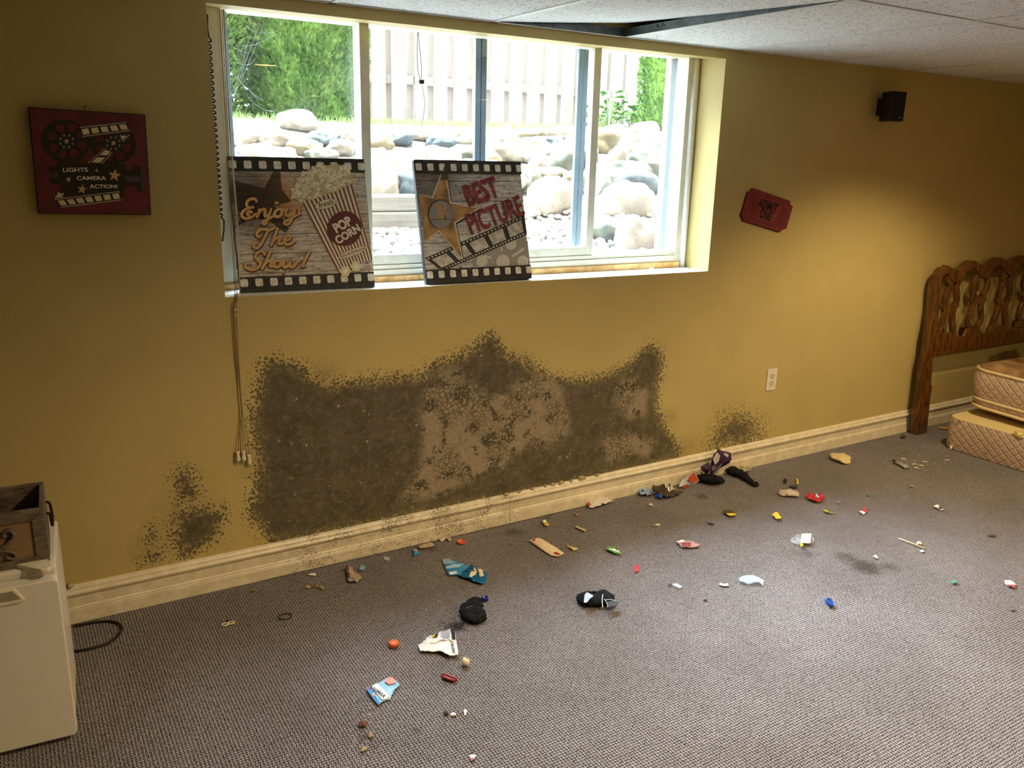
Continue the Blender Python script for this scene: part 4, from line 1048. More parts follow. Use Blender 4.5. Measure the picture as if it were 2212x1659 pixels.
# ------------------------------------------------------------------ blind cords and window wires
CD_ = S('#b0a590', .7); CD2 = S('#7b6546', .8)
bc = thing('blind_pull_cord', 'blind pull cords with three white tassels hanging below the window corner', 'blind cord', (.156, -.012, .49))
ends = [onY(514, 984, -.014), onY(526, 983, -.014), onY(538, 991, -.014)]
xs_ = [.150, .156, .160]
for i in range(3):
    e = ends[i]; pth = [(.182+.006*i, .055, 1.955), (.172+.006*i, .03, 1.40), (.163+.004*i, .002, 1.075), (.152+.005*i, -.012, 1.02), (.153+.003*i, -.012, .85), (.1575+.001*i, -.013, .67), ((.1575+e[0])/2+(.004 if i == 2 else 0), -.013, .585), (e[0], -.014, e[2]+.012)]
    MB().tube(spline(pth, 8), .0011, 6).build('cord', CD2, bc, world=True)
    t_ = MB().lathe([(.0, .016), (.0062, .016), (.0068, .012), (.0052, .004), (.0072, -.008), (.0082, -.014), (.0060, -.021), (.0, -.023)], (e[0], -.015, e[2]), 16).build('tassel', S('#d9cdb2', .35), bc, world=True)
MB().tube(spline([(.150,-.012,1.02),(.151,-.012,.85),(.156,-.013,.67),(.150,-.013,.56),(.147,-.014,.512)], 8), .0009, 6).build('cord', CD2, bc, world=True)
for z in (1.012, .992): MB().ball((.157, -.013, z), .0042, 8).build('cord_bead', S('#c8bca4', .35), bc, world=True)
for i, (x, y) in enumerate(((.176, .06), (.196, .07), (.203, .085))):
    tag(MB().tube(spline([(x, y, 1.958), (x-.002, y+.002, 1.6), (x+.003, y, 1.3), (x-.001, y-.004, 1.06)], 6), .0011, 6).build('lift_cord', S('#cfcabb', .6)), ('white lift cord nearest the coiled cable at the left window side', 'white lift cord between two others at the left window side', 'white lift cord nearest the popcorn canvas at the left window side')[i], 'blind cord')
b = MB(); z = 1.86; cp = [(.150, .08, 1.94), (.147, .08, 1.90), (.150, .081, 1.875)]
for i in range(30*12): a = i/12*2*PI; cp.append((.149+.0075*math.cos(a), .080+.0075*math.sin(a), 1.862-.545*i/360))
cp += [(.152, .08, 1.31), (.160, .08, 1.30), (.158, .08, 1.27), (.150, .08, 1.23)]
b.tube(cp, .0028, 6); tag(b.build('coiled_cable', S('#191818', .5)), 'black coiled cable hanging down the left side of the window recess', 'cable')
wr = thing('antenna_wire', 'thin black wire with a small connector hanging in front of the middle pane', 'wire', (.91, .12, 1.79))
WB = S('#1c1c1e', .5)
MB().tube(spline([(.896,.12,1.958),(.893,.12,1.90),(.895,.12,1.83),(.905,.12,1.795)], 6), .0012, 6).build('wire_strand', WB, wr, world=True)
MB().tube(spline([(.897,.12,1.958),(.903,.12,1.90),(.910,.12,1.84),(.909,.12,1.80)], 6), .0012, 6).build('wire_strand', WB, wr, world=True)
MB().box(.900, .918, .114, .126, 1.781, 1.795).build('connector', S('#2e2c2c', .5), wr, world=True, bevel=.001)
MB().tube(spline([(.910,.12,1.785),(.922,.12,1.72),(.916,.12,1.66),(.908,.12,1.63),(.925,.12,1.57),(.930,.12,1.53),(.920,.125,1.44)], 6), .0009, 6).build('wire_strand', WB, wr, world=True)
cw_ = MB(); rr = random.Random(21)
for i in range(15):
    x = rr.uniform(.20, .30); z = rr.uniform(1.68, 1.96); L = rr.uniform(.03, .14); a = rr.uniform(-1.4, .4)
    if i < 3: x, z, L, a = .235+.006*i, 1.70, .27, 1.2-.03*i
    pts = [(x+L*t*math.cos(a)+rr.uniform(-.003, .003), .215+rr.uniform(-.003, .003), min(1.965, z+L*t*math.sin(a)-.012*math.sin(PI*t))) for t in (0, .25, .5, .75, 1)]
    cw_.tube(spline(pts, 4), .00045, 4)
tag(cw_.build('cobweb', S('#dfe6ea', .6)), 'white cobweb threads across the top left of the left window pane', 'cobweb', kind='stuff')
p = onZ(1386, 579, 1.041); b = MB(); b.box(p[0]-.011, p[0]+.011, .10, .112, 1.042, 1.050); tag(b.build('window_clip', S('#c98f80', .5), bevel=.002), 'small pinkish clip lying on the sill before the pine strip', 'clip')

# ------------------------------------------------------------------ headboard and bed
def wood_brown():
    v = coord('Object'); x, y, z = sep(v); n = noise(comb(x*8, y*8, z*2.0), 6, 4, .6)
    return {'col': mix(lin(.3, .7, n), srgb('#3a1f08'), srgb('#6f4518')), 'h': n, 'hs': .08, 'hd': .001}
M_wood = mat('brown_varnished_wood', rough=.28, fn=wood_brown, coat=.3)
hb = thing('headboard', 'carved brown wooden headboard standing against the wall at right', 'headboard', (4.70, -.09, 0))
HY = -.09
def c8(x, y): return (1850+x/3.19, 520+y/3.19)
def hxz(x, y): q = onY(*c8(x, y), HY); return (q[0], q[2])
postL = [hxz(*p) for p in [(640,175),(600,190),(575,215),(560,245),(548,300),(540,430),(520,560),(500,650),(488,760),(470,830),(450,1000),(432,1130),(420,1200),(412,1344)]]
postR = [hxz(*p) for p in [(487,1336),(503,1170),(517,1060),(526,998),(517,992),(524,900),(533,790),(542,700),(556,600),(576,450),(586,300),(600,248),(628,228)]]
post = postL+postR
MB().prism([(x, HY, z) for x, z in post], (0, .042, 0)).build('post', M_wood, hb, world=True, bevel=.006, seg=3)
XM = 4.70
MB().prism([(2*XM-x, HY, z) for x, z in post], (0, .042, 0)).build('post', M_wood, hb, world=True, bevel=.006, seg=3)
def ztop(x):
    base = .985+.018*math.sin(PI*max(0, min(1, (x-4.05)/1.3)))
    return base+.020*math.cos(2*PI*(x-4.29)/.272)
n = 80; x0, x1 = 4.055, 2*XM-4.055; up_, lo_ = [], []
for i in range(n+1):
    x = x0+(x1-x0)*i/n; t = (x-4.155)/.272; z = ztop(x)
    up_.append((x, z)); thick = .060+.016*math.cos(2*PI*t); lo_.append((x, z-thick))
MB().prism([(x, HY-.004, z) for x, z in up_+lo_[::-1]], (0, .045, 0), smooth=False).build('top_rail', M_wood, hb, world=True, bevel=.008, seg=3)
MB().prism([(4.035, HY, .470), (2*XM-4.035, HY, .470), (2*XM-4.035, HY, .567), (4.035, HY, .567)], (0, .030, 0)).build('lower_rail', M_wood, hb, world=True, bevel=.004)
def splat(ptsets, blocks, dx=0.0, mirror=False):
    mb = MB()
    for pts, w in ptsets:
        q = ribbon2d(spline([(XA+(a-XA)*1.5, b_) for a, b_ in pts], 4), w*1.22); mb.prism([(p[0]+dx, HY+.004, p[1]) for p in q], (0, .024, 0))
    for bl in blocks: mb.prism([(XA+(p[0]-XA)*1.4+dx, HY+.0045, p[1]) for p in bl], (0, .023, 0))
    mb.build('splat', M_wood, hb, world=True, bevel=.006, seg=2)
XA = 4.155
SA = [([(XA-.038,.955),(XA-.040,.93),(XA-.036,.905),(XA-.022,.875),(XA-.030,.835),(XA-.038,.795),(XA-.034,.760),(XA-.026,.725),(XA-.030,.68),(XA-.042,.63),(XA-.058,.565)], .030),
      ([(XA+.038,.955),(XA+.040,.93),(XA+.036,.905),(XA+.022,.875),(XA+.030,.835),(XA+.038,.795),(XA+.034,.760),(XA+.026,.725),(XA+.030,.68),(XA+.042,.63),(XA+.058,.565)], .030)]
BA = [[(XA-.075,.565),(XA+.075,.565),(XA+.045,.600),(XA-.045,.600)], circ2d((XA-.040,.935),.022,14), circ2d((XA+.040,.935),.022,14), circ2d((XA-.036,.758),.021,12), circ2d((XA+.036,.758),.021,12)]
SB = [([(XA-.030,.96),(XA-.030,.92),(XA-.046,.885),(XA-.050,.845),(XA-.036,.81),(XA-.02,.79)], .030), ([(XA+.030,.96),(XA+.030,.92),(XA+.046,.885),(XA+.050,.845),(XA+.036,.81),(XA+.02,.79)], .030),
      ([(XA-.03,.78),(XA-.030,.73),(XA-.042,.68),(XA-.044,.645),(XA-.026,.612)], .030), ([(XA+.03,.78),(XA+.030,.73),(XA+.042,.68),(XA+.044,.645),(XA+.026,.612)], .030)]
BB = [[(XA-.052,.80),(XA+.052,.80),(XA+.058,.770),(XA+.04,.750),(XA-.04,.750),(XA-.058,.770)], [(XA-.070,.565),(XA+.070,.565),(XA+.050,.598),(XA+.035,.622),(XA-.035,.622),(XA-.050,.598)]]
for i in range(5): splat(SA if i % 2 == 0 else SB, BA if i % 2 == 0 else BB, .2725*i)

def quilt_fn(c1, c2):
    def fn():
        v = coord('Object'); x, y, z = sep(v); s = x*.7+y
        a, b_ = (s/.052+z/.045), (s/.052-z/.045)
        ga, gb = (a.fract()-.5).abs(), (b_.fract()-.5).abs(); g = ga.max(gb)
        n = noise(v, 11, 4, .6); fl = lin(.62, .70, n)
        c = mix(noise(v, 60, 2), srgb(c1), srgb(c2)); c = mix(fl*.55, c, srgb('#6b4438')); c = mix(lin(.66, .72, noise(v, 16, 3))*.4, c, srgb('#4c4f3a'))
        return {'col': c, 'h': (1-lin(.30, .5, g)), 'hs': .38, 'hd': .012}
    return fn
M_quilt = mat('quilted_ticking', rough=.7, fn=quilt_fn('#a98f79', '#c2aa92')); M_cream = mat('cream_fabric', rough=.8, fn=plain_bump('#d0ba82', 140, .2))
M_pip = S('#cdb98a', .6); M_satin = mat('brown_satin_top', rough=.35, fn=noisy('#6b4c30', '#a3835a', 7, hs=.6, hd=.02))
def rr_outline(x0, x1, y0, y1, r):
    o = []
    for cx, cy, a0 in ((x1-r, y1-r, 0), (x0+r, y1-r, PI/2), (x0+r, y0+r, PI), (x1-r, y0+r, 1.5*PI)): o += [(cx+r*math.cos(a0+i*PI/16), cy+r*math.sin(a0+i*PI/16)) for i in range(9)]
    return o
def loft(mb, ol, levels, mat=0):
    n = len(ol); cx = sum(p[0] for p in ol)/n; cy = sum(p[1] for p in ol)/n
    vs = []
    for z, inset in levels:
        for p in ol:
            d = Vector((cx-p[0], cy-p[1])).normalized(); vs.append((p[0]+d.x*inset, p[1]+d.y*inset, z(p) if callable(z) else z))
    mb.add(vs, [(i*n+j, i*n+(j+1) % n, (i+1)*n+(j+1) % n, (i+1)*n+j) for i in range(len(levels)-1) for j in range(n)], mat, True)
    return vs[-n:]
BX0, BX1, BY0, BY1 = 3.955, 5.36, -2.15, -.285
ol = rr_outline(BX0, BX1, BY0, BY1, .06)
bs = thing('box_spring', 'quilted brown box spring on the carpet under the mattress at right', 'box spring', (4.66, -1.2, 0))
mb = MB(); mb.poly([(p[0], p[1], .004) for p in ol]); top = loft(mb, ol, [(.004, .0), (.03, -.006), (.10, -.010), (.165, -.006), (.180, .0)]); mb.build('quilted_side', M_quilt, bs, world=True)
mb = MB(); top = loft(mb, ol, [(.178, -.001), (.184, -.002), (.1875, .006)]); mb.poly(top); mb.build('cream_top', M_cream, bs, world=True)
mt = thing('mattress', 'floral quilted mattress with piped edges lying crooked on the box spring', 'mattress', (4.75, -1.2, .19))
om = rr_outline(4.075, 5.45, -2.2, -.30, .10)
def lift(p): return .055*max(0, 1-math.hypot(p[0]-4.08, p[1]+.32)/.75)
mb = MB(); mb.poly([(p[0], p[1], .192+lift(p)) for p in om])
loft(mb, om, [(lambda p: .192+lift(p), .02), (lambda p: .215+lift(p), .0)]); loft(mb, om, [(lambda p: .215+lift(p), .0), (lambda p: .235+lift(p), -.004)])
loft(mb, om, [(lambda p: .235+lift(p), .004), (lambda p: .27+lift(p), -.012), (lambda p: .33+lift(p)*.9, -.016), (lambda p: .39+lift(p)*.8, -.010), (lambda p: .415+lift(p)*.7, .002)]); mb.build('quilted_side', M_quilt, mt, world=True)
mb = MB(); mb.tube([(p[0], p[1], .238+lift(p)) for p in om], .008, 8, closed=True); mb.build('piping', M_pip, mt, world=True)
mb = MB(); mb.tube([(p[0], p[1], .416+lift(p)*.7) for p in om], .009, 8, closed=True); mb.build('piping', M_pip, mt, world=True)
mb = MB(); mb.tube([(p[0]*.999+.005, p[1]-.004, .196+lift(p)) for p in om], .009, 8, closed=True); mb.build('piping', M_pip, mt, world=True)
mb = MB(); tp = loft(mb, om, [(lambda p: .418+lift(p)*.7, .004), (lambda p: .440+lift(p)*.6, .012), (lambda p: .455+lift(p)*.5+.006*math.sin(p[1]*23), .035), (lambda p: .463+lift(p)*.4+.008*math.sin(p[1]*17+1), .075), (lambda p: .468+lift(p)*.3, .14)]); mb.poly(tp); mb.build('pillow_top', M_satin, mt, world=True)
bg_ = MB(); bg_.ball((4.80, -.38, .50), (.16, .07, .06), 18, jit=.5, seed=3)
tag(bg_.build('plastic_bag', film_mat('milky_plastic', '#cfc6b4', .8, .3)), 'crumpled milky plastic bag on the mattress by the headboard', 'bag')
q = onX(2198, 938, 3.95); b = MB(); b.ball((3.975, q[1], .190), (.030, .030, .010), 12, jit=.7, seed=9); b.ball((3.955, q[1]-.01, .182), (.012, .02, .012), 10, jit=.7, seed=5); tag(b.build('dried_flower', mat('torn_foam', rough=.9, fn=noisy('#b89c55', '#d8c690', 40))), 'torn yellowish foam lump on the cream top edge of the box spring', 'foam')

# ------------------------------------------------------------------ litter on the carpet
def fl(px, py, z=.004): return onZ(px, py, z)
class Crumple:
    def __init__(s, h, f, seed): s.h, s.f, s.seed = h, f, seed
    def z(s, x, y):
        v = Vector((x*s.f, y*s.f, s.seed*3.7)); n = mnoise.noise(v)*.6+abs(mnoise.noise(v*2.3))*.6
        return .0035+max(0, s.h*(.45+n))
def sheet(poly2, crum, dz, cuts):
    bm = bmesh.new(); vs = [bm.verts.new((p[0], p[1], 0)) for p in poly2]; f = bm.faces.new(vs)
    bmesh.ops.triangulate(bm, faces=[f])
    for _ in range(cuts): bmesh.ops.subdivide_edges(bm, edges=bm.edges[:], cuts=1, use_grid_fill=True); bmesh.ops.triangulate(bm, faces=bm.faces[:])
    V = [(v.co.x, v.co.y, crum.z(v.co.x, v.co.y)+dz) for v in bm.verts]; bm.verts.index_update()
    F = [[v.index for v in f.verts] for f in bm.faces]; bm.free(); return V, F
def scrap(name, label, cat, outline, m, h=.006, f=45, seed=0, patches=(), texts=(), cuts=2, thick=.0012, curl=None):
    cr_ = Crumple(h, f, seed)
    pts = [fl(*p)[:2] for p in outline]
    if sum(a[0]*b_[1]-b_[0]*a[1] for a, b_ in zip(pts, pts[1:]+pts[:1])) < 0: pts = pts[::-1]
    V, F = sheet(pts, cr_, 0, cuts); mb = MB().add(V, F, 0, True)
    c = np.mean(pts, axis=0); org = (c[0], c[1], 0)
    if not patches and not texts:
        o = mb.build(name, m, origin=org, solid=thick); return tag(o, label, cat)
    t = thing(name, label, cat, org); mb.build('sheet', m, t, world=True, solid=thick)
    for i, (pn, poly, pm) in enumerate(patches):
        V, F = sheet([fl(*p)[:2] for p in poly], cr_, .0014+thick+.0003*i, cuts); MB().add(V, F, 0, True).build(pn, pm, t, world=True)
    for i, (body, A, B, hh, pm, bold) in enumerate(texts):
        a, b_ = fl(*A)[:2], fl(*B)[:2]; k = np.linalg.norm(b_-a)/np.linalg.norm(np.array(B, float)-np.array(A, float))
        vs, fs = text2d(body, a, b_, hh, bold, .1); MB().add([(q[0], q[1], cr_.z(q[0], q[1])+.003+thick) for q in vs], fs).build('printed_lettering', pm, t, world=True)
    return t
def blob(name, label, cat, path, radii, m, flat=.45, seed=0, jit=.25, parts=()):
    P = [fl(*p) for p in path]; mb = MB(); k = 6
    sp = spline([(p[0], p[1], 0) for p in P], k); rs = [float(x[0]) for x in spline([(r_,) for r_ in radii], k)]
    n = 14; vs = []; 
    for i, (c, r_) in enumerate(zip(sp, rs)):
        t = np.array(sp[min(i+1, len(sp)-1)])-np.array(sp[max(i-1, 0)]); t /= np.linalg.norm(t)+1e-9; sd = np.array([-t[1], t[0], 0])
        e = .25 if i in (0, len(sp)-1) else 1
        for j in range(n):
            a = 2*PI*j/n; q = c+sd*r_*e*math.cos(a); z = r_*flat*(1+math.sin(a)*e)
            w = 1+jit*mnoise.noise(Vector((q[0]*60, q[1]*60, z*60+seed*5)))
            vs.append((c[0]+(q[0]-c[0])*w, c[1]+(q[1]-c[1])*w, max(.003, .003+z*w)))
    K = len(sp); fs = [(i*n+j, i*n+(j+1) % n, (i+1)*n+(j+1) % n, (i+1)*n+j) for i in range(K-1) for j in range(n)]+[list(range(n-1, -1, -1)), [(K-1)*n+j for j in range(n)]]
    mb.add(vs, fs, 0, True); org = (sp[K//2][0], sp[K//2][1], 0)
    if not parts: return tag(mb.build(name, m, origin=org), label, cat)
    t = thing(name, label, cat, org); mb.build('body', m, t, world=True)
    for (pn, pts, z, pm, w) in parts:
        q = [fl(*p, z)for p in pts]
        b_ = MB()
        if w: b_.tube(spline([tuple(x) for x in q], 5), w, 6, flat=.4)
        else: b_.prism([tuple(x) for x in q], (0, 0, .002))
        b_.build(pn, pm, t, world=True)
    return t
def cap(name, label, px, py, r, h, m, up=True, tilt=None, cat='bottle cap'):
    c = fl(px, py, .003+h/2); prof = [(0, .002), (r*.86, .002), (r*.86, h), (r*.93, h), (r, h*.9), (r, 0), (r*.9, -.0015), (0, -.0015)] if up else [(0, h), (r*.85, h), (r, h*.82), (r, 0), (r*.9, 0), (r*.9, h*.7), (0, h*.7)]
    mb = MB(); mb.lathe(prof, (0, 0, 0), 28)
    if True:
        for i in range(36):
            a = 2*PI*i/36; mb.tube([(r*1.005*math.cos(a), r*1.005*math.sin(a), h*.08), (r*1.005*math.cos(a), r*1.005*math.sin(a), h*.78)], r*.035, 4)
    M_ = Matrix.Translation((c[0], c[1], .0045))
    if tilt: M_ = Matrix.Translation((c[0], c[1], .0045+r*math.sin(tilt[0])*.95)) @ Rz(tilt[1]) @ Rx(tilt[0])
    mb.tf(M_); return tag(mb.build(name, m, origin=(c[0], c[1], .003)), label, cat)

ORG = S('#d8622a', .4); NAVY = S('#16207e', .35); BLUE = S('#1c55c8', .35); CLOTH = mat('black_knit', rough=.95, fn=noisy('#101112', '#202224', 90, hs=.5, hd=.002), spec=.15)
WHITE = S('#e6e4df', .6); CREAM = S('#ddcfb0', .7); SILV = S('#b9bcc0', .3, metal=.6); BLK = S('#131416', .6); YEL = S('#d8b82a', .5); REDP = S('#b3202c', .45); BRN = S('#4a3524', .6); SKY_ = S('#2f88bf', .35); GRN = S('#4f9a35', .45); GREYC = S('#b5aa9a', .9); TAN_ = S('#a58a63', .8); PURP = S('#3c1f48', .35); PINK = S('#c76a62', .6); LBL = S('#9fc3d6', .4); DKB = S('#1d3a63', .35)

cap('bottle_cap', 'orange bottle cap lying open side up near the baseboard', 996, 1171, .0160, .009, ORG, True)
cap('bottle_cap', 'orange bottle cap lying flat side up left of the white snack wrapper', 850, 1391, .0165, .014, S('#e0703a', .45), False)
cap('bottle_cap', 'navy blue bottle cap standing open side up beside the black sock', 1047, 1293, .0130, .012, NAVY, True)
cap('bottle_cap', 'bright blue bottle cap tipped on edge alone in the bright carpet at right', 1790, 1305, .0165, .010, BLUE, True, (.55, .4))

scrap('snack_wrapper', 'flat blue wrapper with clear end and barcode, left of the crumpled blue foil', 'wrapper', [(955,1210),(968,1208),(1010,1222),(1012,1226),(1000,1243),(968,1244)], SKY_, .004, 40, 1,
      [('clear_end', [(955,1210),(968,1208),(985,1218),(958,1220)], M_film), ('label_panel', [(962,1226),(985,1220),(1002,1220),(990,1228),(965,1231)], LBL), ('barcode', [(970,1238),(986,1236),(988,1241),(972,1244)], WHITE)])
scrap('foil_wrapper', 'crumpled shiny blue foil wrapper with cream print, right of the flat blue wrapper', 'wrapper', [(988,1247),(1000,1238),(1018,1226),(1032,1231),(1054,1243),(1048,1262),(1036,1264),(1010,1254)], S('#1b6ea0', .25, metal=.3), .016, 60, 2,
      [('cream_print', [(1013,1250),(1018,1240),(1026,1232),(1031,1241),(1027,1246),(1018,1251)], CREAM), ('cream_print', [(1031,1231),(1043,1236),(1045,1249),(1038,1254),(1034,1242)], CREAM), ('dark_fold', [(1002,1238),(1016,1228),(1020,1232),(1010,1243)], DKB)])
scrap('candy_wrapper', 'twisted maroon and cream wrapper on the carpet below the baseboard left of the blue scrap', 'wrapper', [(747,1228),(760,1228),(766,1240),(778,1245),(781,1253),(770,1260),(752,1259),(750,1245)], S('#a8927c', .4), .012, 70, 3, [('maroon_side', [(747,1230),(751,1229),(757,1248),(752,1256)], S('#451a22', .4)), ('silver_end', [(752,1255),(764,1252),(766,1257),(754,1259)], SILV)])
scrap('plastic_scrap', 'tiny blue and white plastic scrap right of the maroon wrapper', 'scrap', [(775,1229),(781,1220),(785,1226),(791,1224),(785,1233),(777,1234)], S('#7aa7c9', .4), .006, 80, 4)
scrap('plastic_scrap', 'small clear plastic scrap close under the mouldy baseboard', 'scrap', [(828,1203),(842,1206),(841,1214),(829,1209)], M_film, .006, 60, 5)
scrap('foil_scrap', 'small blue and white foil corner beside the drywall chunk', 'scrap', [(892,1190),(897,1188),(907,1197),(902,1199),(895,1203)], SKY_, .006, 80, 6, [('white_corner', [(893,1190),(898,1189),(903,1194),(898,1194)], WHITE)])
blob('plaster_chunk', 'long tan plaster chunk fallen against the baseboard left of the orange cap', 'plaster', [(904,1184),(915,1183),(928,1180),(938,1179)], [.010, .014, .016, .008], S('#a58f72', .9), .5, 1, .5)
blob('plaster_chunk', 'white plaster flake at the baseboard just left of the orange cap', 'plaster', [(953,1170),(957,1165),(961,1163)], [.006, .010, .005], S('#cfc3ac', .9), .5, 2, .6)
blob('plaster_chunk', 'small beige plaster flake at the baseboard nearest the orange cap', 'plaster', [(964,1166),(969,1165),(971,1170)], [.006, .009, .005], S('#b79f7c', .9), .5, 3, .6)
blob('sock', 'crumpled black sock on the carpet below the navy cap', 'sock', [(1030,1297),(1024,1310),(1017,1325),(1026,1336),(1040,1347)], [.022, .033, .040, .040, .026], CLOTH, .40, 4, .35, [('pale_thread', [(1006,1314),(1016,1310),(1028,1312)], .036, S('#8d9494', .8), .0010)])
blob('sock', 'black and grey ankle sock with pale stripes lying in the middle of the carpet', 'sock', [(1262,1292),(1270,1300),(1285,1302),(1305,1300),(1327,1303)], [.034, .044, .036, .040, .026], CLOTH, .42, 5, .2,
     [('grey_toe', [(1308,1302),(1334,1296),(1336,1302),(1332,1309),(1314,1312)], .030, S('#3d4044', .9), 0), ('white_stripe', [(1302,1284),(1301,1297),(1302,1312)], .036, S('#c9ccd0', .8), .0016), ('white_stripe', [(1305,1294),(1311,1302),(1313,1312)], .035, S('#9a9da2', .8), .0013), ('white_stripe', [(1306,1296),(1320,1295),(1333,1299)], .033, S('#c9ccd0', .8), .0013), ('pale_patch', [(1263,1285),(1268,1280),(1282,1288),(1275,1293),(1268,1302),(1261,1302)], .042, S('#a8b4c6', .8), 0)])
b = MB(); rr = random.Random(4)
for i in range(46):
    p = fl(rr.gauss(983, 13), rr.gauss(1350, 7)); a = rr.uniform(0, 2*PI); L = rr.uniform(.006, .02)
    b.tube(spline([(p[0], p[1], .004), (p[0]+L*math.cos(a), p[1]+L*math.sin(a), rr.uniform(.004, .011)), (p[0]+L*math.cos(a+.9)*1.3, p[1]+L*math.sin(a+.9)*1.3, .004)], 3), .0007, 4)
tag(b.build('lint_tuft', BLK), 'grey-black lint tuft between the black sock and the white wrapper', 'lint', kind='stuff')
scrap('snack_wrapper', 'torn white snack wrapper with black printed edge beside the orange cap', 'wrapper', [(903,1397),(910,1393),(924,1384),(934,1386),(941,1372),(981,1364),(985,1388),(990,1421),(966,1422),(950,1412),(908,1411)], WHITE, .018, 34, 7,
      [('black_edge', [(940,1374),(947,1372),(944,1386),(934,1392)], BLK), ('black_edge', [(973,1366),(981,1364),(984,1388),(976,1386)], BLK), ('grey_panel', [(951,1372),(970,1367),(972,1383),(954,1384)], S('#9aa0a8', .5)), ('yellow_mark', [(934,1378),(940,1374),(938,1384),(933,1386)], YEL), ('grey_panel', [(974,1397),(979,1396),(983,1416),(978,1417)], S('#7d828c', .5)), ('fold', [(928,1391),(958,1387),(983,1391),(984,1395),(958,1391),(930,1396)], S('#f2f1ee', .5))], cuts=3)
cp_ = MB(); cp_.lathe([(.0, .001), (.0095, 0), (.0105, .002), (.0135, .021), (.0125, .021), (.0095, .003), (0, .003)], (0, 0, 0), 20)
p = fl(1013, 1438); cp_.tf(Matrix.Translation((p[0], p[1], .0145)) @ Rz(2.6) @ Ry(1.35)); tag(cp_.build('small_cup', CREAM, origin=(p[0], p[1], .004)), 'tiny cream plastic cup on its side below the white wrapper', 'cup')
t = thing('plastic_clip', 'red plastic bag clip on the carpet right of the fruit snack pouch', 'clip', tuple(fl(969, 1467, 0)))
a_, b2 = fl(955, 1461), fl(984, 1472); e1 = Vector((b2-a_)).normalized(); e2 = Vector((-e1.y, e1.x, 0)); L = (Vector(b2)-Vector(a_)).length
for s_ in (-1, 1):
    q = [Vector(a_)+e1*L*u+e2*s_*(.0075-.006*(2*u-1)**2*.6) for u in (0, .25, .5, .75, 1)]
    MB().tube([(v.x, v.y, .009) for v in q], .0042, 8).build('jaw', S('#8f1d20', .35), t, world=True)
MB().tube([tuple(Vector(a_)+Vector((0, 0, .004))), tuple(Vector(a_)+e1*L+Vector((0, 0, .004)))], .003, 8).build('hinge', S('#5a1012', .4), t, world=True)
scrap('snack_pouch', 'open light blue fruit snack pouch with white name band at bottom left', 'pouch', [(790,1490),(814,1478),(842,1465),(850,1467),(864,1480),(852,1492),(842,1512),(836,1512),(828,1516),(816,1525)], S('#8fc0dc', .35), .006, 40, 8,
      [('blue_end', [(790,1490),(798,1486),(821,1522),(816,1525)], S('#3c86c8', .35)), ('white_band', [(801,1486),(814,1479),(842,1506),(838,1511),(825,1515)], WHITE), ('fruit_picture', [(830,1474),(842,1466),(852,1470),(856,1478),(840,1483)], S('#d98a72', .4)), ('fruit_picture', [(804,1502),(808,1500),(811,1507),(807,1508)], S('#d59a6a', .4)), ('pink_corner', [(790,1490),(797,1487),(799,1490),(793,1494)], S('#c56a9c', .4))],
      [("Welch's", (835, 1507), (803, 1486), .013, S('#17204f', .4), .02)], cuts=3)
blob('crumb', 'dark grey lump beside the white crumb, bottom centre of the carpet', 'crumb', [(958,1543),(963,1541),(968,1539)], [.004, .007, .004], S('#3a3a42', .9), .5, 6, .5)
blob('crumb', 'white crumb between the dark lump and the white sliver, bottom centre', 'crumb', [(974,1547),(979,1544),(984,1542)], [.004, .007, .004], WHITE, .5, 7, .5)
scrap('paper_scrap', 'white paper sliver right of the white crumb, bottom centre', 'scrap', [(1002,1534),(1009,1534),(1006,1547),(1003,1546)], WHITE, .003, 60, 9)
blob('crumb', 'rusty brown food crumb nearest the fruit snack pouch', 'crumb', [(776,1570),(783,1566),(791,1569)], [.005, .010, .005], S('#6e4a38', .9), .5, 8, .6)
blob('crumb', 'pale tan food crumb in the middle of the bottom left crumb trail', 'crumb', [(797,1594),(801,1589),(804,1586)], [.004, .007, .004], TAN_, .5, 9, .6)
blob('crumb', 'long tan food crumb lowest in the bottom left crumb trail', 'crumb', [(779,1624),(786,1619),(793,1614)], [.004, .007, .004], TAN_, .5, 10, .5)
scrap('candy_wrapper', 'tiny red and white wrapper at the very bottom of the picture', 'wrapper', [(1012,1637),(1022,1631),(1029,1632),(1024,1641),(1018,1646)], WHITE, .006, 80, 10, [('red_edge', [(1012,1637),(1018,1641),(1024,1641),(1018,1646)], REDP)])
t = thing('hair_clip', 'tan and white figure-eight hair clip alone on the carpet at left', 'clip', tuple(fl(492, 1348, 0)))
for (x, y) in ((486,1349),(499,1345)):
    c = fl(x, y, .006); MB().tube([(c[0]+.010*math.cos(a), c[1]+.008*math.sin(a), .006) for a in np.linspace(0, 2*PI, 20)[:-1]], .0028, 8, closed=True).build('loop', S('#d3bfa2', .4), t, world=True)
c = fl(493, 1342, .008); MB().tube([tuple(fl(488,1342,.009)), tuple(fl(499,1340,.009))], .0035, 8).build('dark_beads', BLK, t, world=True)
c = fl(616, 1332); tag(MB().tube([(c[0]+.0215*math.cos(a), c[1]+.0195*math.sin(a), .005) for a in np.linspace(0, 2*PI, 32)[:-1]], .0020, 8, closed=True).build('hair_elastic', BLK), 'black hair elastic ring lying on the carpet at left', 'hair elastic')
for i, (x, y, lb) in enumerate(((664,1270,'pale crumb at the left of the crumb row under the baseboard'), (681,1269,'brown crumb in the middle of the crumb row under the baseboard'), (694,1272,'small crumb at the right of the crumb row under the baseboard'))):
    blob('crumb', lb, 'crumb', [(x-5,y),(x,y-2),(x+5,y)], [.004, .008, .004], [S('#b49a66', .9), S('#7d6546', .9), S('#9c8460', .9)][i], .5, 11+i, .6)
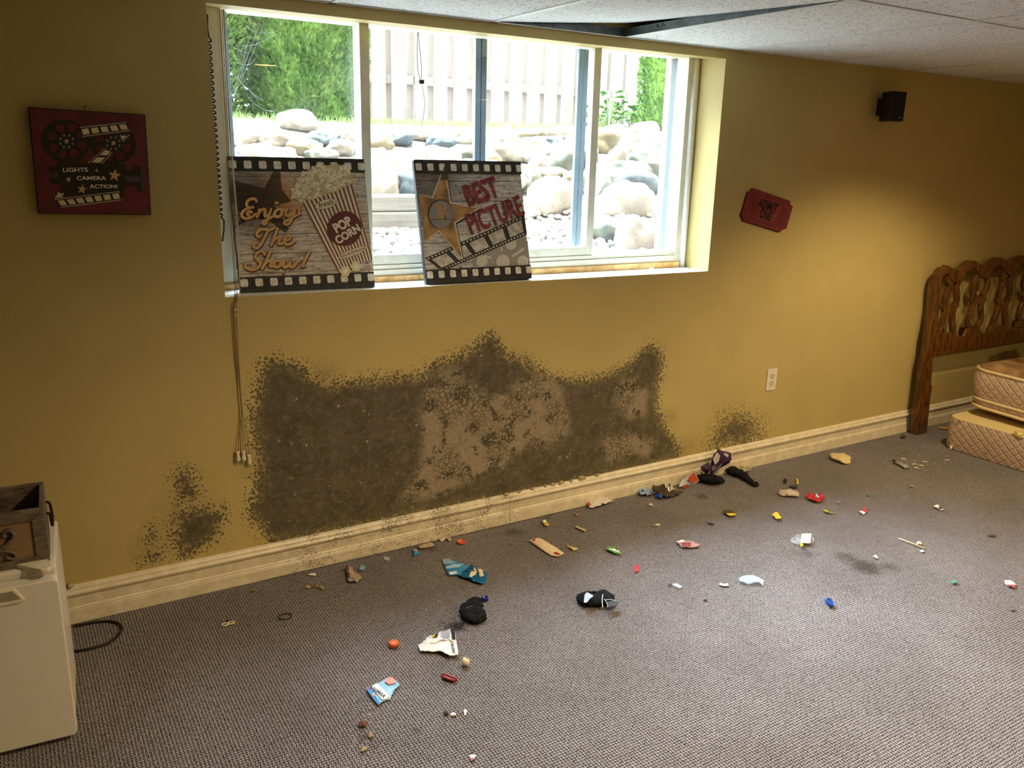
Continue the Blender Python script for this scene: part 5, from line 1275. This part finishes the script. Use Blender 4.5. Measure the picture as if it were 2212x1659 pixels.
blob('crumb', 'mossy green-grey fluff just under the baseboard left of the crumb row', 'fluff', [(540,1278),(547,1276),(553,1276)], [.004, .009, .004], S('#6f6a48', .95), .4, 15, .6)
scrap('paper_scrap', 'white paper sliver tucked against the mouldy baseboard at left', 'scrap', [(665,1242),(680,1238),(683,1244),(672,1244)], WHITE, .004, 60, 11)
scrap('cardboard_strip', 'cream cardboard strip with red printed corners near the baseboard seam', 'cardboard', [(1142,1169),(1156,1164),(1168,1164),(1197,1181),(1219,1196),(1205,1203),(1190,1201),(1180,1195)], S('#dcc7a4', .7), .0045, 16, 12,
      [('red_print', [(1149,1170),(1153,1166),(1158,1167),(1154,1172)], S('#a2361f', .6)), ('red_print', [(1195,1197),(1201,1194),(1211,1199),(1205,1202)], S('#a2361f', .6)), ('pink_panel', [(1151,1173),(1160,1170),(1172,1177),(1166,1182)], S('#d8b196', .7))])
scrap('candy_wrapper', 'yellow and white twisted wrapper just below the baseboard seam', 'wrapper', [(1172,1128),(1180,1127),(1184,1134),(1189,1136),(1181,1140),(1176,1138)], S('#c7b23a', .4), .010, 80, 13, [('white_end', [(1172,1128),(1178,1127),(1180,1131),(1174,1133)], WHITE)])
scrap('fabric_scrap', 'curled beige scrap with a round end right of the yellow twisted wrapper', 'scrap', [(1240,1139),(1247,1138),(1257,1143),(1266,1145),(1264,1150),(1258,1148),(1250,1144)], S('#bfa77c', .7), .008, 60, 14)
scrap('candy_wrapper', 'yellowish boat-shaped wrapper right of the cream cardboard strip', 'wrapper', [(1225,1178),(1232,1182),(1243,1185),(1249,1188),(1238,1190),(1228,1184)], S('#cdb878', .5), .008, 60, 15)
scrap('candy_wrapper', 'green and white folded wrapper in the middle of the carpet', 'wrapper', [(1309,1190),(1313,1183),(1328,1186),(1338,1192),(1343,1200),(1325,1197)], GRN, .010, 50, 16, [('white_fold', [(1313,1188),(1328,1189),(1340,1197),(1326,1195)], WHITE)])
scrap('tape_scrap', 'bright red tape scrap on the carpet above the striped sock', 'scrap', [(1371,1222),(1379,1222),(1379,1236),(1370,1236)], S('#e02a3c', .5), .003, 40, 17)
scrap('paper_scrap', 'small orange scrap under the baseboard right of the seam', 'scrap', [(1237,1109),(1243,1110),(1250,1114),(1247,1116)], S('#c4744a', .6), .005, 70, 18)
scrap('paper_bag', 'crumpled white paper bag with red print against the baseboard', 'bag', [(1268,1090),(1272,1084),(1290,1079),(1304,1081),(1328,1087),(1310,1091),(1296,1098),(1272,1099)], S('#d8cfc0', .6), .022, 40, 19, [('red_print', [(1268,1091),(1274,1089),(1277,1096),(1271,1098)], S('#b04a38', .6))], cuts=3)
scrap('paper_scrap', 'white triangular scrap below the blue-white foil at the baseboard', 'scrap', [(1400,1092),(1405,1088),(1412,1094)], S('#cfc6b2', .6), .006, 60, 20)
scrap('paper_scrap', 'oval cream scrap in the carpet left of the blue pin', 'scrap', [(1414,1135),(1420,1132),(1427,1134),(1424,1137),(1417,1137)], CREAM, .004, 60, 21)
scrap('foil_wrapper', 'crumpled blue and white foil left of the brown wrapper at the baseboard', 'wrapper', [(1378,1066),(1384,1056),(1392,1058),(1400,1062),(1410,1068),(1416,1073),(1398,1074),(1382,1073)], S('#8fa6bd', .3), .024, 70, 22, [('navy_fold', [(1384,1060),(1391,1060),(1392,1068),(1386,1069)], DKB), ('navy_fold', [(1402,1065),(1412,1070),(1408,1073)], DKB)])
scrap('snack_wrapper', 'dark brown wrapper with cream panel leaning at the baseboard', 'wrapper', [(1408,1048),(1425,1040),(1446,1046),(1452,1060),(1478,1068),(1440,1080),(1424,1076),(1412,1066)], S('#3e3020', .4), .030, 26, 23, [('cream_panel', [(1430,1046),(1444,1048),(1461,1066),(1448,1070),(1436,1058)], S('#b9a98c', .6)), ('white_line', [(1428,1045),(1431,1046),(1440,1064),(1447,1071),(1443,1071),(1435,1060)], WHITE)], cuts=3)
cp_ = MB(); cp_.lathe([(0, 0), (.010, 0), (.011, .002), (.010, .018), (.006, .020), (.006, .030), (0, .030)], (0, 0, 0), 16); p = fl(1430, 1078); cp_.tf(Matrix.Translation((p[0], p[1], .014)) @ Rz(2.2) @ Ry(1.45)); tag(cp_.build('tube_cap', BLUE, origin=(p[0], p[1], .004)), 'blue tube cap lying in front of the dark brown wrapper', 'cap')
blob('cloth', 'black crumpled cloth under the purple wrapper at the baseboard', 'cloth', [(1508,1030),(1525,1040),(1545,1042),(1562,1040)], [.022, .042, .045, .022], CLOTH, .4, 20, .7)
blob('cloth', 'black cloth strip trailing right onto the carpet from the wrapper pile', 'cloth', [(1566,1010),(1585,1024),(1605,1032),(1620,1042),(1637,1052)], [.026, .036, .026, .018, .016], CLOTH, .45, 21, .7)
def upright_scrap(name, label, cat, c_px, pts, m, patches=()):
    """a sheet standing up against the baseboard: pts are picture points lying in a steep plane"""
    y = c_px; cr_ = random.Random(len(pts)+int(pts[0][0]))
    P3 = [onY(p[0], p[1], y+cr_.uniform(-.012, .012)) for p in pts]; c = np.mean(P3, axis=0)
    t = thing(name, label, cat, (c[0], c[1], min(p[2] for p in P3)))
    n = len(P3); mb = MB(); mb.add([tuple(p) for p in P3]+[tuple(c+np.array([0, -.02, 0]))], [(i, (i+1) % n, n) for i in range(n)]); mb.build('sheet', m, t, world=True, solid=.0015)
    for (pn, pp, pm) in patches:
        q = [onY(p[0], p[1], y-.026) for p in pp]; MB().prism([tuple(v) for v in q], (0, .002, 0)).build(pn, pm, t, world=True)
    return t
upright_scrap('snack_bag', 'purple and white printed snack bag standing highest against the baseboard', 'bag', -.055, [(1541,982),(1552,969),(1560,974),(1578,978),(1580,992),(1575,1000),(1568,1004),(1556,1010),(1545,1022),(1534,1020),(1536,1000)], PURP, [('white_panel', [(1540,992),(1549,976),(1556,984),(1553,996),(1545,1004)], S('#b8b2ae', .5)), ('white_panel', [(1563,978),(1574,981),(1573,988),(1566,985)], S('#b8b2ae', .5)), ('silver_fold', [(1538,1008),(1547,1006),(1545,1013),(1539,1018)], S('#8f8878', .35, metal=.5))])
upright_scrap('bar_wrapper', 'orange and pale blue bar wrapper propped up right of the brown wrapper', 'wrapper', -.055, [(1466,1052),(1474,1036),(1494,1026),(1500,1018),(1510,1038),(1500,1048),(1482,1057)], S('#b7bfc0', .35), [('orange_panel', [(1486,1034),(1500,1020),(1509,1038),(1494,1044)], S('#c2532a', .4)), ('red_label', [(1475,1051),(1485,1046),(1488,1050),(1479,1056)], S('#b2402f', .4))])
upright_scrap('foil_scrap', 'dark purple foil piece left of the standing purple snack bag', 'scrap', -.07, [(1513,1008),(1530,998),(1534,1012),(1528,1024),(1516,1016)], S('#33163f', .3))
scrap('clear_wrapper', 'crumpled clear wrapper at the baseboard right of the black cloth', 'wrapper', [(1588,1020),(1602,1014),(1606,1005),(1616,1014),(1624,1020),(1612,1024),(1592,1024)], film_mat('smoky_film', '#b7a98a', .7, .2), .026, 40, 25)
blob('cloth', 'crumpled cream cloth on the carpet near the baseboard right of the litter pile', 'cloth', [(1799,985),(1808,990),(1822,998),(1832,1003)], [.026, .042, .040, .018], S('#d2bd86', .9), .35, 22, .5)
blob('cloth', 'folded grey-white cloth left of the red wrapper', 'cloth', [(1685,1071),(1695,1069),(1712,1070),(1726,1072)], [.014, .032, .030, .016], S('#b9ab96', .9), .4, 23, .4)
scrap('candy_wrapper', 'crumpled bright red wrapper right of the grey-white cloth', 'wrapper', [(1741,1072),(1748,1070),(1762,1074),(1776,1073),(1781,1082),(1770,1088),(1756,1086),(1742,1080)], REDP, .018, 70, 26, [('silver_fold', [(1762,1076),(1770,1078),(1768,1083),(1760,1080)], SILV)], cuts=3)
blob('foil_scrap', 'black twisted scrap above the grey-white cloth, left of the yellow one', 'scrap', [(1694,1044),(1697,1040),(1696,1035)], [.006, .008, .005], BLK, .5, 24, .5)
blob('foil_scrap', 'flat black scrap directly above the grey-white cloth', 'scrap', [(1706,1053),(1714,1053),(1722,1053)], [.008, .012, .008], BLK, .35, 25, .5)
scrap('candy_wrapper', 'thin yellow standing scrap above the red wrapper', 'scrap', [(1719,1036),(1723,1036),(1725,1047),(1721,1048)], YEL, .012, 60, 27)
scrap('candy_wrapper', 'yellow folded wrapper in front of the grey-white cloth', 'wrapper', [(1666,1118),(1672,1114),(1679,1111),(1688,1122),(1682,1127),(1674,1122)], S('#dcc22c', .45), .016, 40, 28)
scrap('candy_wrapper', 'dark brown and yellow half wrapper below the litter pile', 'wrapper', [(1561,1106),(1575,1104),(1590,1110),(1588,1116),(1574,1117),(1564,1111)], S('#4a3622', .5), .010, 40, 29, [('yellow_edge', [(1564,1111),(1574,1113),(1590,1111),(1588,1117),(1574,1118)], YEL)])
pn = thing('push_pin', 'navy pin with a thin metal point in the middle of the carpet', 'pin', tuple(fl(1532, 1131, 0)))
MB().tube([tuple(fl(1529,1130,.008)), tuple(fl(1543,1133,.008))], .0045, 8).build('pin_handle', S('#2a3352', .4), pn, world=True); MB().tube([tuple(fl(1516,1128,.006)), tuple(fl(1529,1130,.008))], .0012, 6).build('pin_point', S('#8a8478', .3, metal=.8), pn, world=True)
scrap('candy_wrapper', 'faded red and clear wrapper left of the plastic container', 'wrapper', [(1460,1172),(1478,1171),(1498,1174),(1512,1180),(1508,1184),(1484,1185),(1472,1184)], S('#b08a84', .4), .010, 40, 30, [('red_print', [(1470,1176),(1492,1176),(1492,1183),(1474,1184)], S('#8f3a3c', .5)), ('white_end', [(1460,1172),(1476,1171),(1478,1175),(1466,1175)], WHITE)])
ct_ = thing('plastic_container', 'clear plastic lid with a white paper label, at right centre of the carpet', 'container', tuple(fl(1735, 1167, 0)))
q0, q1 = fl(1703, 1168), fl(1762, 1168); rc_ = np.linalg.norm(q1-q0)/2; cc = (q0+q1)/2
MB().lathe([(0, .004), (rc_*.62, .004), (rc_*.66, .012), (rc_*.62, .013), (rc_*.58, .006)], (cc[0]+rc_*.25, cc[1], 0), 28).build('clear_lid', M_film, ct_, world=True)
MB().lathe([(0, .005), (rc_*.42, .005), (rc_*.45, .014), (rc_*.40, .013)], (cc[0]-rc_*.55, cc[1], 0), 24).build('clear_lid', M_film, ct_, world=True)
MB().prism([tuple(fl(*p, .015)) for p in ((1732,1153),(1753,1153),(1750,1174),(1729,1173))], (0, 0, .0012)).build('paper_label', S('#ded8b8', .6), ct_, world=True)
MB().prism([tuple(fl(*p, .0165)) for p in ((1733,1160),(1750,1159),(1748,1169),(1731,1169))], (0, 0, .0006)).build('label_print', S('#b3bdd0', .6), ct_, world=True)
MB().prism([tuple(fl(*p, .014)) for p in ((1727,1176),(1733,1173),(1736,1178),(1730,1181))], (0, 0, .001)).build('yellow_tab', YEL, ct_, world=True)
scrap('clear_wrapper', 'clear plastic bag scrap with bluish sheen left of the bright blue cap', 'bag', [(1595,1253),(1608,1244),(1630,1246),(1650,1256),(1648,1268),(1640,1262),(1616,1264),(1600,1260)], film_mat('bluish_film', '#c5d8ea', .45, .25), .010, 45, 31)
blob('chewed_gum', 'white peanut-shaped piece left of the clear bag scrap', 'gum', [(1555,1262),(1563,1265),(1573,1264)], [.009, .008, .009], S('#e3e6ec', .5), .4, 26, .1)
blob('foil_scrap', 'small black bit on the bright carpet right of the striped sock', 'scrap', [(1520,1296),(1524,1297),(1528,1297)], [.004, .006, .004], BLK, .5, 27, .4)
scrap('clear_wrapper', 'small clear film strip beside a dark smudge, left of the white peanut piece', 'scrap', [(1449,1262),(1462,1262),(1476,1269),(1470,1273),(1456,1268)], M_film, .006, 60, 32)
scrap('foil_scrap', 'white and dark torn scrap alone at the right of the carpet', 'scrap', [(2016,1095),(2023,1092),(2030,1098),(2040,1101),(2034,1104),(2022,1098)], WHITE, .008, 60, 33, [('dark_edge', [(2026,1097),(2034,1100),(2036,1103),(2028,1101)], BLK)])
tag(MB().tube([tuple(fl(1942,1163,.007)), tuple(fl(1997,1184,.007))], .0030, 8).build('lollipop_stick', S('#d8cba8', .6)), 'cream lollipop stick lying slanted at the right of the carpet', 'stick')
blob('crumb', 'small cream crumb touching the lollipop stick', 'crumb', [(1981,1176),(1986,1174),(1990,1177)], [.004, .007, .004], CREAM, .6, 28, .4)
scrap('paper_scrap', 'tiny white scrap below the lollipop stick', 'scrap', [(1986,1191),(1993,1189),(1997,1193),(1989,1194)], WHITE, .004, 60, 34)
cl = MB(); q = fl(2142, 1158); cl.box(-.014, .014, -.008, .008, 0, .010); cl.tf(Matrix.Translation((q[0], q[1], .004)) @ Rz(-.5)); tag(cl.build('lighter_part', S('#8f8a78', .3, metal=.7), bevel=.002), 'small grey metal piece with bright top at the right edge carpet', 'metal piece')
scrap('paper_scrap', 'white torn bit on the dark stain in the right carpet', 'scrap', [(1885,1203),(1892,1200),(1898,1207),(1890,1207)], WHITE, .006, 60, 35)
scrap('candy_wrapper', 'white wrapper with a red edge at the far right of the carpet', 'wrapper', [(2169,1258),(2178,1255),(2193,1264),(2191,1271),(2180,1270),(2172,1265)], WHITE, .010, 60, 36, [('red_edge', [(2172,1264),(2180,1267),(2192,1268),(2191,1272),(2180,1271)], REDP)])
scrap('candy_wrapper', 'tiny green foil twist left of the red-edged wrapper', 'wrapper', [(2053,1258),(2060,1256),(2067,1257),(2066,1262),(2058,1262)], S('#3f8f6c', .35), .008, 70, 37)
scrap('paper_scrap', 'flat brown scrap below the red-edged wrapper at far right', 'scrap', [(2180,1315),(2190,1315),(2193,1319),(2183,1320)], S('#7a6258', .7), .003, 50, 38)
scrap('candy_wrapper', 'small red and white wrapper on the carpet right of the yellow twist', 'wrapper', [(1856,1107),(1865,1099),(1872,1098),(1873,1106),(1866,1112)], S('#b5484c', .4), .007, 60, 39, [('white_edge', [(1855,1107),(1860,1105),(1870,1110),(1865,1113)], WHITE)])
scrap('candy_wrapper', 'yellow twisted wrapper with white tail below the red wrapper', 'wrapper', [(1777,1104),(1784,1103),(1792,1107),(1804,1112),(1798,1111),(1786,1109)], S('#b8a63c', .4), .009, 60, 40)
scrap('foil_scrap', 'tiny grey scrap right of the crumpled red wrapper', 'scrap', [(1809,1084),(1815,1083),(1816,1087),(1810,1088)], S('#8b8188', .5), .004, 60, 41)
scrap('plastic_scrap', 'tiny teal plastic bit on the carpet beyond the red and white wrapper', 'scrap', [(1871,1070),(1876,1069),(1879,1072),(1874,1073)], S('#1f7d6a', .4), .004, 60, 42)
scrap('paper_scrap', 'orange-brown splinter on the carpet in front of the mattress', 'scrap', [(1965,1049),(1974,1050),(1974,1053),(1966,1052)], S('#c08a5a', .6), .004, 40, 43)
mk = thing('ointment_tube', 'grey squeezed tube with a dark nozzle on the carpet before the headboard', 'tube', tuple(fl(1945, 1002, 0)))
p0, p1, p2 = fl(1928, 993, .012), fl(1936, 998, .013), fl(1960, 1010, .010)
MB().tube([tuple(p0), tuple(p1)], [.003, .008], 8).build('nozzle', BLK, mk, world=True); MB().tube([tuple(p1), tuple((p1+p2)/2), tuple(p2)], [.011, .014, .017], 10, flat=.6).build('tube_body', S('#9b958c', .35), mk, world=True)
fk = [(1952,992,'left'),(1976,1003,'middle'),(1990,1006,'right'),(1980,1011,'lowest'),(2046,994,'one near the box spring corner'),(1998,998,'upper right')]
for i, (x, y, w) in enumerate(fk):
    blob('paint_flake', 'white paint flake beside the squeezed tube, '+w+(' of the six' if ' ' not in w else ' flake'), 'paint flake', [(x-5,y),(x,y-1),(x+6,y+1)], [.003, .007, .003], S('#cfc3a6', .9), .25, 30+i, .6)
ps = MB(); ps.tube([tuple(fl(2028,924,.010)), tuple(fl(2056,926,.010))], .006, 6); tag(ps.build('pencil', S('#cf9a3a', .45)), 'yellow pencil stub sticking out from under the box spring corner', 'pencil')
scrap('paper_scrap', 'white curled paper against the bottom corner of the box spring', 'scrap', [(2048,956),(2052,954),(2057,972),(2052,974)], S('#cfc6b0', .7), .020, 30, 44)
scrap('leaf', 'small dry brown leaf at the baseboard left of the headboard post', 'leaf', [(1944,945),(1950,940),(1957,942),(1955,947),(1948,947)], S('#4a2a18', .8), .010, 60, 45)
# plaster crumbs along the top of the baseboard
rr = random.Random(8)
lbs = ['largest plaster crumb on the baseboard top under the mould, left of the seam', 'plaster crumb on the baseboard top just right of the seam', 'second plaster crumb right of the baseboard seam', 'third plaster crumb right of the baseboard seam', 'plaster crumb on the baseboard top below the tan cracked patch', 'pair-sized plaster crumb near the right end of the row', 'flat plaster crumb near the right end of the row', 'wide plaster crumb at the right end of the row on the baseboard', 'rightmost tiny plaster crumb on the baseboard top']
for i, (x, y, w) in enumerate(((1094,1064,.012),(1122,1060,.009),(1150,1053,.010),(1178,1047,.008),(1195,1039,.012),(1212,1036,.014),(1234,1032,.010),(1258,1026,.020),(1290,1020,.012))):
    p = onY(x, y, -.006); b = MB(); b.ball((p[0], -.007, .1335), (w, .005, w*.62), 8, jit=.9, seed=i*1.7)
    tag(b.build('plaster_crumb', S('#a89470', .9), origin=(p[0], -.007, .133)), lbs[i], 'plaster')
# specks too small to count
b = MB(); rr = random.Random(31)
for i in range(420):
    if i < 170: x, y = rr.gauss(1985, 40), rr.gauss(1003, 16)
    elif i < 250: x, y = rr.gauss(795, 22), rr.gauss(1590, 38)
    else: x, y = rr.uniform(250, 2180), rr.uniform(1120, 1640)
    try: p = fl(x, y)
    except Exception: continue
    if p[1] > -.03 or p[0] > 3.9 or (p[0] < -.40 and p[1] > -.7): continue
    r_ = rr.uniform(.0012, .0034); a = rr.uniform(0, PI)
    b.add([(p[0]+r_*math.cos(a+k*2.1)*rr.uniform(.5, 1.3), p[1]+r_*math.sin(a+k*2.1)*rr.uniform(.5, 1.3), .004+.001*(k % 2)) for k in range(3)]+[(p[0], p[1], .0065)], [(0, 1, 2), (0, 1, 3), (1, 2, 3), (2, 0, 3)])
tag(b.build('carpet_specks', S('#d5c8ae', .9)), 'tiny pale paint and food specks strewn over the carpet', 'specks', kind='stuff')
